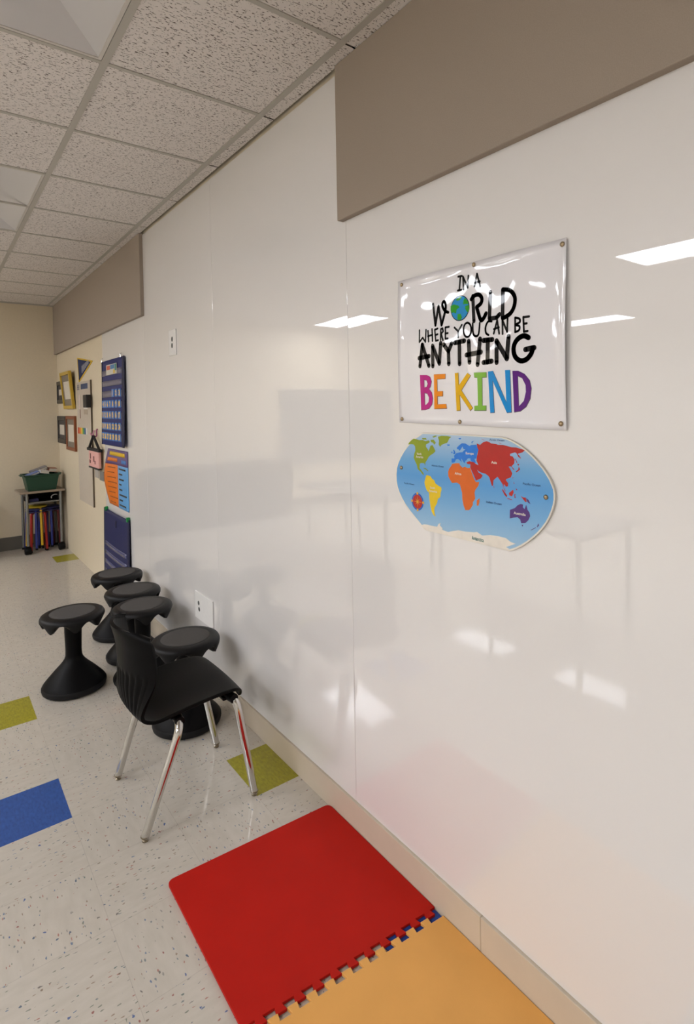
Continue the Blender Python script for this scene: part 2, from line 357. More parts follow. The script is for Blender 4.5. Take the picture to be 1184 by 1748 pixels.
MAP = {"outline":[[[1381,3521],[2490,3523],[3617,3511],[4551,3493],[4765,3450],[4947,3381],[5162,3285],[5351,3170],[5532,3041],[5690,2905],[5845,2759],[5970,2605],[6062,2478],[6129,2342],[6169,2247],[6186,2130],[6184,1992],[6155,1850],[6099,1692],[6027,1535],[5932,1376],[5813,1221],[5677,1069],[5519,928],[5354,787],[5166,658],[4969,541],[4747,444],[3683,453],[2562,460],[1422,471],[948,803],[707,975],[493,1154],[323,1341],[183,1535],[98,1711],[54,1891],[51,2102],[81,2316],[167,2512],[292,2698],[456,2894],[656,3080],[1006,3333]]],"north_america":[[[726,3124],[737,3169],[847,3252],[981,3323],[1128,3307],[1241,3282],[1402,3295],[1528,3267],[1685,3295],[1730,3243],[1652,3197],[1551,3160],[1549,3084],[1617,3034],[1662,2960],[1710,3038],[1759,3137],[1851,3152],[1926,3049],[1970,2977],[1892,2909],[1768,2848],[1674,2789],[1594,2687],[1513,2595],[1505,2486],[1465,2570],[1338,2572],[1257,2544],[1238,2400],[1317,2341],[1411,2261],[1441,2187],[1504,2160],[1378,2214],[1284,2294],[1156,2361],[1110,2501],[1031,2606],[974,2713],[1003,2848],[1055,2939],[1048,3072],[977,3135],[861,3141]],[[1371,3353],[1561,3359],[1592,3309],[1402,3310]],[[1763,3309],[1901,3324],[1990,3232],[1928,3166],[1868,3227],[1777,3245]],[[1842,3408],[1964,3454],[2070,3440],[1902,3384]],[[2084,3416],[2234,3452],[2468,3453],[2654,3435],[2567,3380],[2522,3306],[2478,3253],[2317,3204],[2243,3180],[2176,3114],[2115,3185],[2135,3291],[2113,3353]],[[1415,2425],[1525,2422],[1649,2345],[1602,2337],[1509,2388],[1430,2404]]],"south_america":[[[1536,2191],[1599,2212],[1739,2187],[1799,2117],[1905,2074],[1940,1992],[2054,1939],[2202,1891],[2209,1818],[2169,1718],[2151,1590],[2045,1524],[2012,1393],[1903,1251],[1877,1162],[1899,1036],[1943,961],[1837,1006],[1762,1103],[1719,1248],[1676,1437],[1656,1672],[1557,1727],[1482,1871],[1459,1978],[1496,2090]]],"europe":[[[2650,2797],[2771,2804],[2753,2876],[2834,2954],[2974,2991],[3092,3004],[3151,3058],[3210,3090],[3133,3100],[3095,3170],[3035,3095],[2975,3034],[2946,3076],[2877,3087],[2878,3131],[2978,3208],[3077,3263],[3213,3262],[3308,3223],[3365,3197],[3441,3229],[3591,3243],[3638,3252],[3673,3155],[3709,3108],[3661,3000],[3641,2901],[3631,2858],[3556,2840],[3610,2731],[3545,2719],[3414,2774],[3397,2844],[3301,2838],[3243,2777],[3204,2760],[3174,2686],[3126,2726],[3069,2794],[3030,2820],[3057,2707],[2970,2773],[2911,2798],[2831,2779],[2779,2695],[2688,2670],[2648,2686]],[[2477,3205],[2592,3206],[2577,3174],[2491,3160]],[[2717,3047],[2760,3060],[2814,2970],[2785,2932],[2715,2934],[2744,2987]],[[2645,2992],[2694,3005],[2687,2953],[2644,2951]],[[2934,3403],[3058,3412],[3002,3365]],[[3446,3283],[3460,3333],[3565,3357],[3486,3314],[3485,3275]]],"africa":[[[2677,2637],[2829,2669],[2968,2679],[2987,2622],[3084,2557],[3182,2593],[3277,2557],[3382,2573],[3446,2436],[3519,2286],[3592,2187],[3721,2199],[3692,2098],[3569,1959],[3540,1878],[3561,1711],[3536,1681],[3469,1594],[3468,1524],[3373,1392],[3305,1349],[3175,1335],[3104,1468],[3061,1645],[3056,1826],[3017,1924],[2978,2042],[2976,2048],[2898,2084],[2848,2101],[2656,2068],[2586,2143],[2506,2254],[2499,2387],[2542,2479],[2615,2558]],[[3618,1667],[3724,1743],[3714,1626],[3671,1516],[3615,1530]]],"asia":[[[3645,3283],[3769,3246],[3879,3324],[4014,3360],[4120,3333],[4173,3305],[4355,3296],[4407,3278],[4585,3282],[4735,3259],[4859,3235],[5029,3233],[5220,3194],[5302,3175],[5219,3116],[5147,3093],[5063,3068],[5122,3023],[5181,2943],[5086,2991],[5027,3086],[4979,3103],[4819,3055],[4818,3005],[4904,2990],[4964,2915],[4950,2806],[4864,2730],[4912,2684],[4960,2645],[4924,2636],[4851,2720],[4765,2713],[4825,2638],[4885,2534],[4835,2430],[4697,2378],[4659,2345],[4746,2263],[4732,2182],[4674,2166],[4595,2228],[4593,2137],[4667,2025],[4617,2059],[4556,2214],[4494,2289],[4380,2410],[4236,2295],[4220,2150],[4180,2136],[4092,2364],[4039,2411],[3946,2455],[3783,2473],[3646,2535],[3700,2466],[3755,2450],[3850,2395],[3780,2305],[3599,2230],[3502,2398],[3388,2580],[3397,2673],[3279,2679],[3242,2719],[3357,2763],[3527,2746],[3610,2695],[3702,2674],[3630,2788],[3645,2901],[3709,3108],[3673,3155]],[[5047,2803],[5119,2798],[5083,2756]],[[5094,2738],[5141,2663],[5020,2575],[4996,2602],[5081,2658]],[[4976,2936],[4996,2937],[5052,2833],[5028,2831]],[[4919,2329],[4955,2273],[4931,2271]],[[4990,2158],[5043,2124],[5013,2102]],[[4891,2445],[4916,2428],[4896,2402]],[[4233,2152],[4272,2104],[4246,2097]],[[3813,3415],[3961,3383],[3880,3388]],[[4420,3340],[4561,3325],[4484,3318]],[[4516,2089],[4567,2074],[4703,1929],[4690,1883],[4616,1939]],[[4702,1868],[4875,1839],[4863,1824],[4715,1846]],[[4762,2005],[4904,2110],[4920,2033],[4864,1927],[4778,1947]],[[4939,1985],[4988,2001],[4963,1958],[4991,1902],[4950,1897]],[[5144,1979],[5226,1940],[5309,1949],[5325,1883],[5338,1832],[5296,1831],[5202,1917]]],"australia":[[[4790,1559],[4958,1631],[5056,1723],[5153,1761],[5224,1754],[5211,1684],[5270,1643],[5323,1767],[5363,1636],[5421,1576],[5443,1483],[5383,1368],[5288,1280],[5158,1256],[5123,1349],[5040,1396],[4905,1366],[4782,1329]],[[5169,1215],[5221,1223],[5197,1174]],[[5450,1126],[5611,1220],[5616,1207],[5473,1121]],[[5646,1235],[5692,1337],[5712,1283],[5657,1227]],[[5321,1941],[5402,1892],[5458,1793],[5389,1823],[5348,1857]]],"antarctica":[[[1278,602],[1407,650],[1566,663],[1753,660],[1997,666],[2059,761],[2150,806],[2119,727],[2221,659],[2220,606],[2469,583],[2671,648],[2897,705],[3172,709],[3493,742],[3616,771],[3808,704],[4106,769],[4394,783],[4649,776],[4797,701],[4969,682],[4645,533],[4757,510],[4694,470],[4233,473],[3414,473],[2467,485],[1562,471],[1421,532]]]}
COMPASS = [[1123, 1326], [1375, 1357], [1129, 1603]]
MAP_TEXT = [["North", 1134, 2816, 210, 75], ["America", 1082, 2724, 340, 76], ["South", 1715, 1808, 215, 69], ["America", 1666, 1706, 353, 69], ["Europe", 3227, 2955, 304, 68], ["Africa", 2773, 2336, 268, 70], ["Asia", 4169, 2755, 199, 74], ["Australia", 4919, 1468, 384, 71], ["Antarctica", 3415, 528, 446, 110], ["Arctic Ocean", 4113, 3380, 524, 58], ["Pacific Ocean", 5226, 2276, 546, 63], ["Indian Ocean", 3973, 1648, 538, 62], ["Atlantic Ocean", 1792, 2503, 526, 55], ["Pacific Ocean", 491, 1833, 496, 54]]

# ------------------------------------------------------------------ the setting
# floor: one mesh, coloured vinyl tiles are faces with their own material
xs = sorted({XLEFT, FX0 - 3 * F, FX0 - 2 * F, -.204, 0.02})
ys = sorted({YBACK, 2.128, 2.433, FY0, FY0 + F, FY0 + 3 * F, FY0 + 4 * F, 6.75, 7.055, YFAR + .02})
b = MB()
for i in range(len(xs) - 1):
    for j in range(len(ys) - 1):
        cx, cy = (xs[i] + xs[i + 1]) / 2, (ys[j] + ys[j + 1]) / 2
        mi = 0
        if cx > -.204 and (2.128 < cy < 2.433 or 6.75 < cy < 7.055): mi = 1
        if FX0 - 3 * F < cx < FX0 - 2 * F:
            if FY0 < cy < FY0 + F: mi = 2
            if FY0 + 3 * F < cy < FY0 + 4 * F: mi = 1
        b.quad([(xs[i], ys[j], 0), (xs[i + 1], ys[j], 0), (xs[i + 1], ys[j + 1], 0), (xs[i], ys[j + 1], 0)], mi)
struct(b.build('floor', [m_floor, m_green, m_bluetile], recalc=False))

# ceiling: tiles, with openings for the two recessed troffers, and dark slits in the cut strip by the wall
TROF_X = (CX0 - 2 * T, CX0 - T)
TROFFERS = ((CY0 - T, CY0 + T), (CY0 + 3 * T, CY0 + 5 * T))
b = MB()
xl = [CX0 - k * T for k in range(15, -1, -1)]
yl = [CY0 + k * T for k in range(-8, 11)]
for i in range(len(xl) - 1):
    for j in range(len(yl) - 1):
        x0, x1, y0, y1 = max(xl[i], XLEFT), xl[i + 1], max(yl[j], YBACK), min(yl[j + 1], YFAR + .01)
        if y1 <= y0 or x1 <= x0: continue
        cx, cy = (x0 + x1) / 2, (y0 + y1) / 2
        if TROF_X[0] < cx < TROF_X[1] and any(a < cy < c for a, c in TROFFERS): continue
        b.quad([(x0, y0, CEIL), (x0, y1, CEIL), (x1, y1, CEIL), (x1, y0, CEIL)])
for j in range(len(yl) - 1):
    y0, y1 = max(yl[j], YBACK), min(yl[j + 1], YFAR + .01)
    if y1 <= y0: continue
    s0, s1 = y0 + .004, y1 - .004
    b.quad([(CX0, s0, CEIL - .002), (CX0, s1, CEIL - .002), (-.012, s1, CEIL - .002), (-.012, s0, CEIL - .002)])
    b.quad([(CX0, y1 - .004, CEIL + .02), (CX0, y1 + .004, CEIL + .02), (.01, y1 + .004, CEIL + .02), (.01, y1 - .004, CEIL + .02)], 1)
b.quad([(-.0125, YBACK, CEIL + .02), (-.0125, YFAR, CEIL + .02), (.03, YFAR, CEIL + .02), (.03, YBACK, CEIL + .02)], 1)
b.quad([(XLEFT, YBACK, CEIL + .3), (XLEFT, YFAR, CEIL + .3), (.03, YFAR, CEIL + .3), (.03, YBACK, CEIL + .3)], 1)
struct(b.build('ceiling', [m_ceiling, m_dark], recalc=False))
# exposed metal bars of the ceiling grid
b = MB(); hw = .012
for x in xl:
    if x > XLEFT: b.box(x - hw, x + hw, YBACK, YFAR, CEIL - .004, CEIL + .004)
for y in yl:
    if YBACK < y < YFAR: b.box(XLEFT, CX0, y - hw * .8, y + hw * .8, CEIL - .0035, CEIL + .004)
struct(b.build('trim_1', m_bar))
b = MB(); b.box(XLEFT, 0, YFAR - .02, YFAR, CEIL - .012, CEIL - .004)
struct(b.build('trim_2', m_bar))

b = MB(); b.box(.006, .12, YBACK - .1, YFAR + .1, -.02, CEIL + .1); struct(b.build('wall_right', m_cream))
b = MB(); b.box(XLEFT - .1, .12, YFAR, YFAR + .1, -.02, CEIL + .1); struct(b.build('wall_far', m_cream))
b = MB(); b.box(XLEFT - .1, XLEFT, YBACK - .1, YFAR + .1, -.02, CEIL + .1); struct(b.build('wall_left', m_offwhite))
b = MB(); b.box(XLEFT - .1, .12, YBACK - .1, YBACK, -.02, CEIL + .1); struct(b.build('wall_back', m_offwhite))

b = MB()
for y0, y1 in ((YBACK, 1.0945), (1.0955, 5.462)):
    b.box(-.009, .006, y0, y1, 0, .110)
struct(b.build('baseboard_right', m_base, bevel=.002))
b = MB(); b.box(XLEFT, .006, YFAR - .009, YFAR, 0, .15); struct(b.build('baseboard_far', m_base_dark, bevel=.002))

# ------------------------------------------------------------------ glossy white wall panels
SEAMS = [5.462, 4.226, 2.973, 1.715, .43, -.795, -2.05]
PLAB = ['glossy white wall panel behind the two blue pocket charts, farthest of the white panels',
        'tall glossy white wall panel reaching the ceiling, with the small upper outlet',
        'tall glossy white wall panel reaching the ceiling, left of the long vertical seam',
        'glossy white wall panel behind the quote poster and the world map',
        'glossy white wall panel at the right edge, past the poster and map',
        'glossy white wall panel beyond the right edge of the picture']
for k in range(6):
    y1, y0 = SEAMS[k], SEAMS[k + 1]
    ztop = 2.815 if k in (1, 2) else 2.30
    b = MB(); b.box(0, .006, y0 + .0007, y1 - .0007, .1105, ztop)
    if k == 1:       # notch beside the far taupe panel
        pass
    o = b.build('wall_panel', m_white_panel, bevel=.0014, seg=3)
    tag(o, PLAB[k], 'wall panel', 'glossy white wall panels')

# taupe fabric panels above
b = MB(); b.box(-.024, .005, -2.05, 1.736, 2.266, CEIL - .004)
tag(b.build('acoustic_panel', m_panel, bevel=.003), 'taupe fabric acoustic panel high on the wall above the quote poster', 'acoustic panel', 'taupe acoustic panels')
b = MB(); b.box(-.024, .005, 4.198, YFAR - .001, 2.250, CEIL - .004)
tag(b.build('acoustic_panel', m_panel, bevel=.003), 'taupe fabric acoustic panel at the far end, above the pennant and pocket charts', 'acoustic panel', 'taupe acoustic panels')

# ------------------------------------------------------------------ ceiling troffers
m_lens = mat('frosted_troffer_lens', (150, 144, 141), .5); add_bump(m_lens, 500, .1, .0008)
m_refl = mat('white_troffer_reflector', (206, 203, 202), .4)
m_frame = mat('white_troffer_frame', (204, 198, 190), .4)
m_lit = mat('glowing_troffer_lens', (255, 255, 255), .5, emit=(LAMP_COLOR, LAMP_STRENGTH))
def troffer(x0, x1, y0, y1, label, lit, group):
    t = thing('ceiling_light', label, 'ceiling light', ((x0 + x1) / 2, (y0 + y1) / 2, CEIL), 0, group)
    hx, hy = (x1 - x0) / 2 - .013, (y1 - y0) / 2 - .011
    if lit:
        b = MB()
        for a in (-1, 1):
            b.box(a * hx - .02, a * hx + .02, -hy - .02, hy + .02, -.03, -.005)
            b.box(-hx + .02, hx - .02, a * hy - .02, a * hy + .02, -.03, -.005)
        b.build('frame', m_frame, t, bevel=.003)
        b = MB(); b.box(-hx + .021, hx - .021, -hy + .021, hy - .021, -.022, -.006)
        b.build('lens', m_lit, t)
        return t
    b = MB(); f = .012
    for a in (-1, 1):
        b.box(a * (hx - f / 2) - f / 2, a * (hx - f / 2) + f / 2, -hy, hy, -.003, .02)
        b.box(-hx + f, hx - f, a * (hy - f / 2) - f / 2, a * (hy - f / 2) + f / 2, -.003, .02)
    b.build('frame', m_frame, t, bevel=.001)
    ox, oy, ix, iy, d = hx - f, hy - f, .115, hy - .16, .085
    b = MB()
    P = [(-ox, -oy, 0), (ox, -oy, 0), (ox, oy, 0), (-ox, oy, 0)]; Q = [(-ix, -iy, d), (ix, -iy, d), (ix, iy, d), (-ix, iy, d)]
    for k in range(4):
        b.quad([P[k], P[(k + 1) % 4], Q[(k + 1) % 4], Q[k]])
    bmesh.ops.remove_doubles(b.bm, verts=b.bm.verts, dist=1e-5)
    b.build('reflector', m_refl, t)
    b = MB()
    n = 8
    for k in range(n):      # gently bowed lens
        a0, a1 = -ix + 2 * ix * k / n, -ix + 2 * ix * (k + 1) / n
        z = lambda a: d - .03 * (1 - (a / ix) ** 2)
        b.quad([(a0, -iy, z(a0)), (a1, -iy, z(a1)), (a1, iy, z(a1)), (a0, iy, z(a0))])
    bmesh.ops.remove_doubles(b.bm, verts=b.bm.verts, dist=1e-5)
    b.build('lens', m_lens, t, smooth=True)
    return t
troffer(*TROF_X, *TROFFERS[0], 'unlit recessed ceiling light at the top left corner, nearest the viewer', False, 'unlit ceiling lights')
troffer(*TROF_X, *TROFFERS[1], 'unlit recessed ceiling light farther back at the left edge', False, 'unlit ceiling lights')
LIT = [(-3.6, 1.95, 'lit ceiling light whose reflection is highest and rightmost on the white wall'),
       (-3.6, 6.75, 'lit ceiling light near the far wall, reflected left of the poster'),
       (-6.65, 4.78, 'lit ceiling light mirrored just right of the poster'),
       (-3.6, 4.35, 'lit ceiling light whose reflection falls behind the poster'),
       (-6.65, 7.0, 'lit ceiling light in the far left corner of the room'),
       (-6.65, 2.2, 'lit ceiling light at the left of the room beside the viewer'),
       (-3.6, -.6, 'lit ceiling light behind the viewer on the right'),
       (-6.65, -.6, 'lit ceiling light behind the viewer on the left')]
for x, y, lab in LIT:
    troffer(x - .305, x + .305, y - .61, y + .61, lab, True, 'lit ceiling lights')

# ------------------------------------------------------------------ wobble stools
def make_stool(label, loc, rotz, group):
    t = thing('wobble_stool', label, 'stool', loc, rotz, group)
    b = MB()
    prof = [(.040, .395), (.0445, .385), (.0445, .33), (.0425, .27), (.0415, .225), (.0425, .195), (.047, .178), (.058, .160),
            (.078, .137), (.102, .112), (.126, .085), (.146, .062), (.158, .047), (.1625, .038)]
    b.lathe(prof, 56); b.build('base', m_black, t, smooth=True, angle=50)
    b = MB()
    b.lathe([(.1622, .040), (.1655, .034), (.166, .024), (.163, .012), (.150, .003), (.10, 0), (.001, 0)], 56)
    b.build('base_ring', m_ring, t, smooth=True, angle=60)
    # seat: rounded rim with a scalloped skirt of seven lobes
    b = MB()
    def lob(a): return (.5 + .5 * cos(7 * a)) ** 1.4
    def rf(r, z, a):
        # z encodes the row: rows below 0 are pulled down at the lobes
        if z >= 0: return Vector((r * cos(a), r * sin(a), .40 + z))
        k = lob(a)
        dz = {-1: .004 + .018 * k, -2: .006 + .050 * k, -3: .006 + .050 * k, -4: .004 + .030 * k, -5: .0}[int(round(z))]
        rr = r + {-1: .0015 - .002 * k, -2: -.010 * k - .001, -3: -.012 * k - .003, -4: 0, -5: 0}[int(round(z))] * 1.
        return Vector((rr * cos(a), rr * sin(a), .419 - dz))
    rows = [(.046, -5), (.10, -4), (.152, -3), (.162, -2), (.1655, -1), (.1660, .0205), (.1645, .025), (.160, .0325), (.152, .0375), (.140, .0405), (.128, .0415), (.1175, .0405)]
    b.lathe(rows, 112, rfun=rf)
    b.build('seat', m_rim, t, smooth=True, angle=60)
    b = MB(); b.lathe([(.117, .437), (.1165, .4415), (.113, .4432), (.09, .4428), (.001, .4420)], 64)
    b.build('seat_pad', m_pad, t, smooth=True)
    b = MB(); b.lathe([(.047, .395), (.052, .39), (.052, .375), (.046, .372)], 40); b.build('collar', m_ring, t, smooth=True)
    return t
SG = 'black wobble stools along the white wall'
s0 = make_stool('black wobble stool standing alone on the left, out in the open floor', (-.598, 3.638, 0), .15, SG)
copy_thing(s0, (-.203, 4.292, 0), .5, 'black wobble stool farthest back, in front of the lower blue pocket chart')
copy_thing(s0, (-.218, 3.842, 0), -.2, 'black wobble stool in the wall row, second from the far end')
copy_thing(s0, (-.257, 3.497, 0), .1, 'black wobble stool in the wall row, seat just above the chair backrest')
copy_thing(s0, (-.232, 2.849, 0), .25, 'black wobble stool nearest the viewer, partly behind the chair seat')

# ------------------------------------------------------------------ school chair
ch = thing('school_chair', 'black plastic school chair with chrome legs, facing the white wall', 'chair', (-.415, 2.372, 0))
CTRL = [(.192, .404, .158), (.191, .419, .168), (.180, .435, .182), (.15, .445, .196), (.09, .446, .207), (.0, .438, .211), (-.09, .424, .206),
        (-.15, .412, .197), (-.187, .415, .186), (-.211, .434, .178), (-.220, .475, .174), (-.226, .52, .176), (-.226, .57, .182),
        (-.228, .62, .190), (-.232, .67, .194), (-.240, .712, .190), (-.248, .742, .176), (-.252, .757, .155)]
def cr(t):
    n = len(CTRL) - 1; f = min(max(t * n, 0), n - 1e-6); i = int(f); u = f - i
    p = [Vector(CTRL[min(max(i + k, 0), n)]) for k in (-1, 0, 1, 2)]
    return .5 * ((2 * p[1]) + (p[2] - p[0]) * u + (2 * p[0] - 5 * p[1] + 4 * p[2] - p[3]) * u * u + (3 * p[1] - p[0] - 3 * p[2] + p[3]) * u ** 3)
def ss(a, c, x):
    t = min(max((x - a) / (c - a), 0), 1); return t * t * (3 - 2 * t)
def shell(u, t):
    x, z, hwid = cr(t)
    back = ss(.47, .72, t); top = ss(.86, 1., t)
    y = u * hwid
    x += back * .075 * abs(u) ** 2.2
    z += (1 - back) * .016 * abs(u) ** 3 * ss(0.1, .35, t)
    z -= top * .035 * abs(u) ** 3
    z -= (1 - ss(.0, .22, t)) * .012 * abs(u) ** 2
    rib = ss(.50, .56, t) * (1 - ss(.70, .735, t)) * ss(0, .12, .92 - abs(u))
    x += rib * .0060 * (abs(sin(u * 19)) - .5)
    return Vector((x, y, z))
def shell_part(name, t0, t1, nt, nu):
    b = MB(); g = []
    for i in range(nt + 1):
        t = t0 + (t1 - t0) * i / nt
        g.append([b.bm.verts.new(shell(-1 + 2 * j / nu, t)) for j in range(nu + 1)])
    for i in range(nt):
        for j in range(nu):
            b.bm.faces.new((g[i][j], g[i][j + 1], g[i + 1][j + 1], g[i + 1][j]))
    o = b.build(name, m_black_smooth, ch, smooth=True, angle=80, recalc=False)
    md = o.modifiers.new('thick', 'SOLIDIFY'); md.thickness = .013; md.offset = -1
    md.use_even_offset = False
    md = o.modifiers.new('round', 'BEVEL'); md.width = .0035; md.segments = 3; md.limit_method = 'ANGLE'; md.angle_limit = radians(60)
    return o
shell_part('seat', 0, .5, 36, 40)
shell_part('backrest', .5, 1, 56, 180)
def bend_path(pts, r, n=7):
    pts = [Vector(p) for p in pts]; out = [pts[0]]
    for i in range(1, len(pts) - 1):
        a, p, c = pts[i - 1], pts[i], pts[i + 1]
        d0, d1 = (a - p).normalized(), (c - p).normalized()
        l = min(r, (a - p).length * .45, (c - p).length * .45)
        for k in range(n + 1):
            s = k / n; out.append((1 - s) ** 2 * (p + d0 * l) + 2 * s * (1 - s) * p + s * s * (p + d1 * l))
    out.append(pts[-1]); return out
for foot, knee, inn in (((-.215, -.201, .016), (-.082, -.226, .398), (-.075, -.10, .405)), ((.206, -.231, .016), (.146, -.208, .412), (.112, -.10, .418)),
                        ((-.200, .240, .016), (-.082, .226, .398), (-.075, .10, .405)), ((.216, .189, .016), (.146, .208, .412), (.112, .10, .418))):
    b = MB(); b.tube(bend_path([foot, knee, inn], .055, 8), .0150, 20)
    lg = b.build('leg', m_chrome, ch, smooth=True, angle=60)
    b = MB(); b.lathe([(.009, 0), (.0115, .002), (.0115, .007), (.008, .010), (.0125, .013), (.0160, .019), (.0152, .022)], 20, M=Matrix.Translation((foot[0], foot[1], 0)))
    b.build('glide', m_nickel, lg, smooth=True)
for s in (-1, 1):
    for (x0, x1, z0, z1) in ((-.080, -.078, .398, .401), (.139, .130, .413, .416)):
        b = MB(); b.tube([(x0, s * .208, z0), (x1, s * .165, z1)], .0185, 14); b.build('sleeve', m_black, ch, smooth=True, angle=60)
b = MB()
for s in (-1, 1):
    b.tube(bend_path([(-.075, s * .10, .405), (-.02, s * .085, .409), (.112, s * .10, .418)], .03), .0105, 14)
for x in (-.05, .07):
    b.tube([(x, -.10, .412), (x, .10, .412)], .010, 12)
b.build('underframe', m_chrome, ch, smooth=True, angle=60)
for s in (-1, 1):
    for x in (-.085, .125):
        b = MB(); b.box(x - .022, x + .022, s * .150 - .03, s * .150 + .03, .402, .416); b.build('mounting_block', m_black, ch, bevel=.004)

# ------------------------------------------------------------------ foam mats
PITCH_T = .0545
def quad_map(A, B_, C, D):
    """(s, t) in the unit square -> floor point of a slightly skewed mat"""
    def f(p):
        s, t = p
        x = (A[0] * (1 - s) + B_[0] * s) * (1 - t) + (D[0] * (1 - s) + C[0] * s) * t
        y = (A[1] * (1 - s) + B_[1] * s) * (1 - t) + (D[1] * (1 - s) + C[1] * s) * t
        return (x, y)
    return f
WD, LN = .62, .62
def teeth(width, t0, depth, phase, base, tip):
    """dovetail teeth along an edge from s=0 to s=1 at t0; depth in metres towards +t (negative: towards -t)"""
    pts = []; k = 0
    while True:
        c = phase + k * PITCH_T; k += 1
        if c > width - .016: break
        if c < .016: continue
        pts += [((c - base) / width, t0), ((c - tip) / width, t0 + depth / LN), ((c + tip) / width, t0 + depth / LN), ((c + base) / width, t0)]
    return pts
def rnd(cx, cy, a0, a1, r=.022, n=6):
    return [(cx / WD + r / WD * cos(radians(a0 + (a1 - a0) * k / n)), cy / LN + r / LN * sin(radians(a0 + (a1 - a0) * k / n))) for k in range(n + 1)]
ZB = .0025
fm = quad_map((-.011, 1.888), (-.630, 1.927), (-.631, 1.344), (-.011, 1.284))
poly = [(0, 1)] + rnd(.022, .022, 180, 270) + rnd(WD - .022, .022, 270, 360) + [(1, 1)]
poly = poly + list(reversed(teeth(WD, 1, .021, .0305, .0105, .0145)))
b = MB(); b.prism([fm(p) for p in poly], ZB, ZB + .009)
tag(b.build('foam_mat', m_red, bevel=.0012, seg=2), 'red foam floor mat with a toothed near edge, beside the baseboard', 'mat', 'foam floor mats')
fy = quad_map((-.011, 1.245), (-.628, 1.305), (-.610, .675), (-.011, .625))
poly = [(0, 0)] + teeth(WD, 0, -.021, .0305 + PITCH_T * .5, .0105, .0145) + [(1, 0), (1, 1), (0, 1)]
b = MB(); b.prism([fy(p) for p in poly], ZB, ZB + .009)
tag(b.build('foam_mat', m_yellow, bevel=.0012, seg=2), 'pale orange yellow foam floor mat in the bottom foreground', 'mat', 'foam floor mats')
b = MB(); b.prism([(-.011, 1.36), (-.212, 1.37), (-.205, 1.16), (-.011, 1.15)], .0003, .0022)
tag(b.build('foam_sheet', m_blue), 'thin blue sheet peeking through the joint between the red and yellow mats', 'mat')

# ------------------------------------------------------------------ quote poster
def wl(u, v, off):       # 0.1 mm poster / map units -> wall point
    return Vector((-off, 1.45 - u * 1e-4, 1.15 + v * 1e-4))
po = thing('poster', 'white glossy poster with a be kind quote in rainbow letters', 'poster', (0, 0, 0))
b = MB(); nu, nv = 40, 30
c00, c10, c11, c01 = (1.425, 1.533), (.797, 1.522), (.792, 1.985), (1.421, 1.992)   # (y, z) corners: bottom left, bottom right, top right, top left
g = []
for j in range(nv + 1):
    row = []
    for i in range(nu + 1):
        s, t = i / nu, j / nv
        y = (c00[0] * (1 - s) + c10[0] * s) * (1 - t) + (c01[0] * (1 - s) + c11[0] * s) * t
        z = (c00[1] * (1 - s) + c10[1] * s) * (1 - t) + (c01[1] * (1 - s) + c11[1] * s) * t
        lift = .0035
        e = max(0, (s - .955) / .045); lift += .010 * e * e * (.35 + .65 * sin(pi * t) ** 1.0)
        e = max(0, (.03 - s) / .03); lift += .004 * e * e * sin(pi * t)
        e = max(0, (.04 - t) / .04); lift += .004 * e * e * abs(sin(2 * pi * s))
        e = max(0, (t - .97) / .03); lift += .004 * e * e * abs(sin(2 * pi * s))
        row.append(b.bm.verts.new((-lift, y, z)))
    g.append(row)
for j in range(nv):
    for i in range(nu):
        b.bm.faces.new((g[j][i], g[j + 1][i], g[j + 1][i + 1], g[j][i + 1]))
sh = b.build('sheet', m_paper, po, smooth=True, angle=80)
md = sh.modifiers.new('thick', 'SOLIDIFY'); md.thickness = .0006; md.offset = 0
OFF = .0043
def ribbon(b, pts, w, put, cap=10):
    P = [Vector((p[0], p[1])) for p in pts]
    for i in range(len(P) - 1):
        d = P[i + 1] - P[i]
        if d.length < 1e-6: continue
        n = Vector((-d.y, d.x)).normalized() * w / 2
        b.quad([put(*(P[i] + n)), put(*(P[i + 1] + n)), put(*(P[i + 1] - n)), put(*(P[i] - n))])
    for p in P:
        vs = [b.bm.verts.new(put(p.x + w / 2 * cos(2 * pi * k / cap), p.y + w / 2 * sin(2 * pi * k / cap))) for k in range(cap)]
        b.bm.faces.new(vs)
def smooth_line(pts, n=4):
    if len(pts) < 4: return pts
    out = []
    for i in range(len(pts) - 1):
        p = [Vector(pts[min(max(i + k, 0), len(pts) - 1)]) for k in (-1, 0, 1, 2)]
        if pts[0] == pts[-1]:
            if i == 0: p[0] = Vector(pts[-2])
            if i == len(pts) - 2: p[3] = Vector(pts[1])
        for k in range(n):
            u = k / n
            out.append(.5 * ((2 * p[1]) + (p[2] - p[0]) * u + (2 * p[0] - 5 * p[1] + 4 * p[2] - p[3]) * u * u + (3 * p[1] - p[0] - 3 * p[2] + p[3]) * u ** 3))
    out.append(Vector(pts[-1])); return out
m_ink = ink('black_print', (22, 21, 24))
NAMES = {'in_a': 'black word pair at the top', 'world': 'black handwritten letter left of the globe', 'rld': 'black letters right of the globe',
         'where': 'thin black words on the fourth line', 'anything': 'bold black word'}
CURVY = {'rld': (1, 2, 5), 'where': (17, 20, 21, 22, 27)}
for key, (w, lines) in STROKES.items():
    b = MB()
    for k, l in enumerate(lines):
        curvy = (key == 'anything' and len(l) > 5) or (key == 'world' and len(l) > 5) or (key == 'rld' and k in (1, 2, 5)) or (key == 'where' and len(l) > 5) or (key == 'where' and len(l) == 5 and k > 15)
        ribbon(b, smooth_line(l) if curvy else l, w, lambda u, v: wl(u, v, OFF))
    o = b.build('lettering', m_ink, po, recalc=False); o['label'] = NAMES[key]
LCOL = {'B': ((196, 30, 138), 'magenta letter B'), 'E': ((246, 146, 20), 'orange letter E'), 'K': ((236, 184, 18), 'golden yellow letter K'),
        'I': ((134, 192, 72), 'light green letter I'), 'N': ((22, 146, 222), 'sky blue letter N'), 'D': ((98, 32, 132), 'purple letter D')}
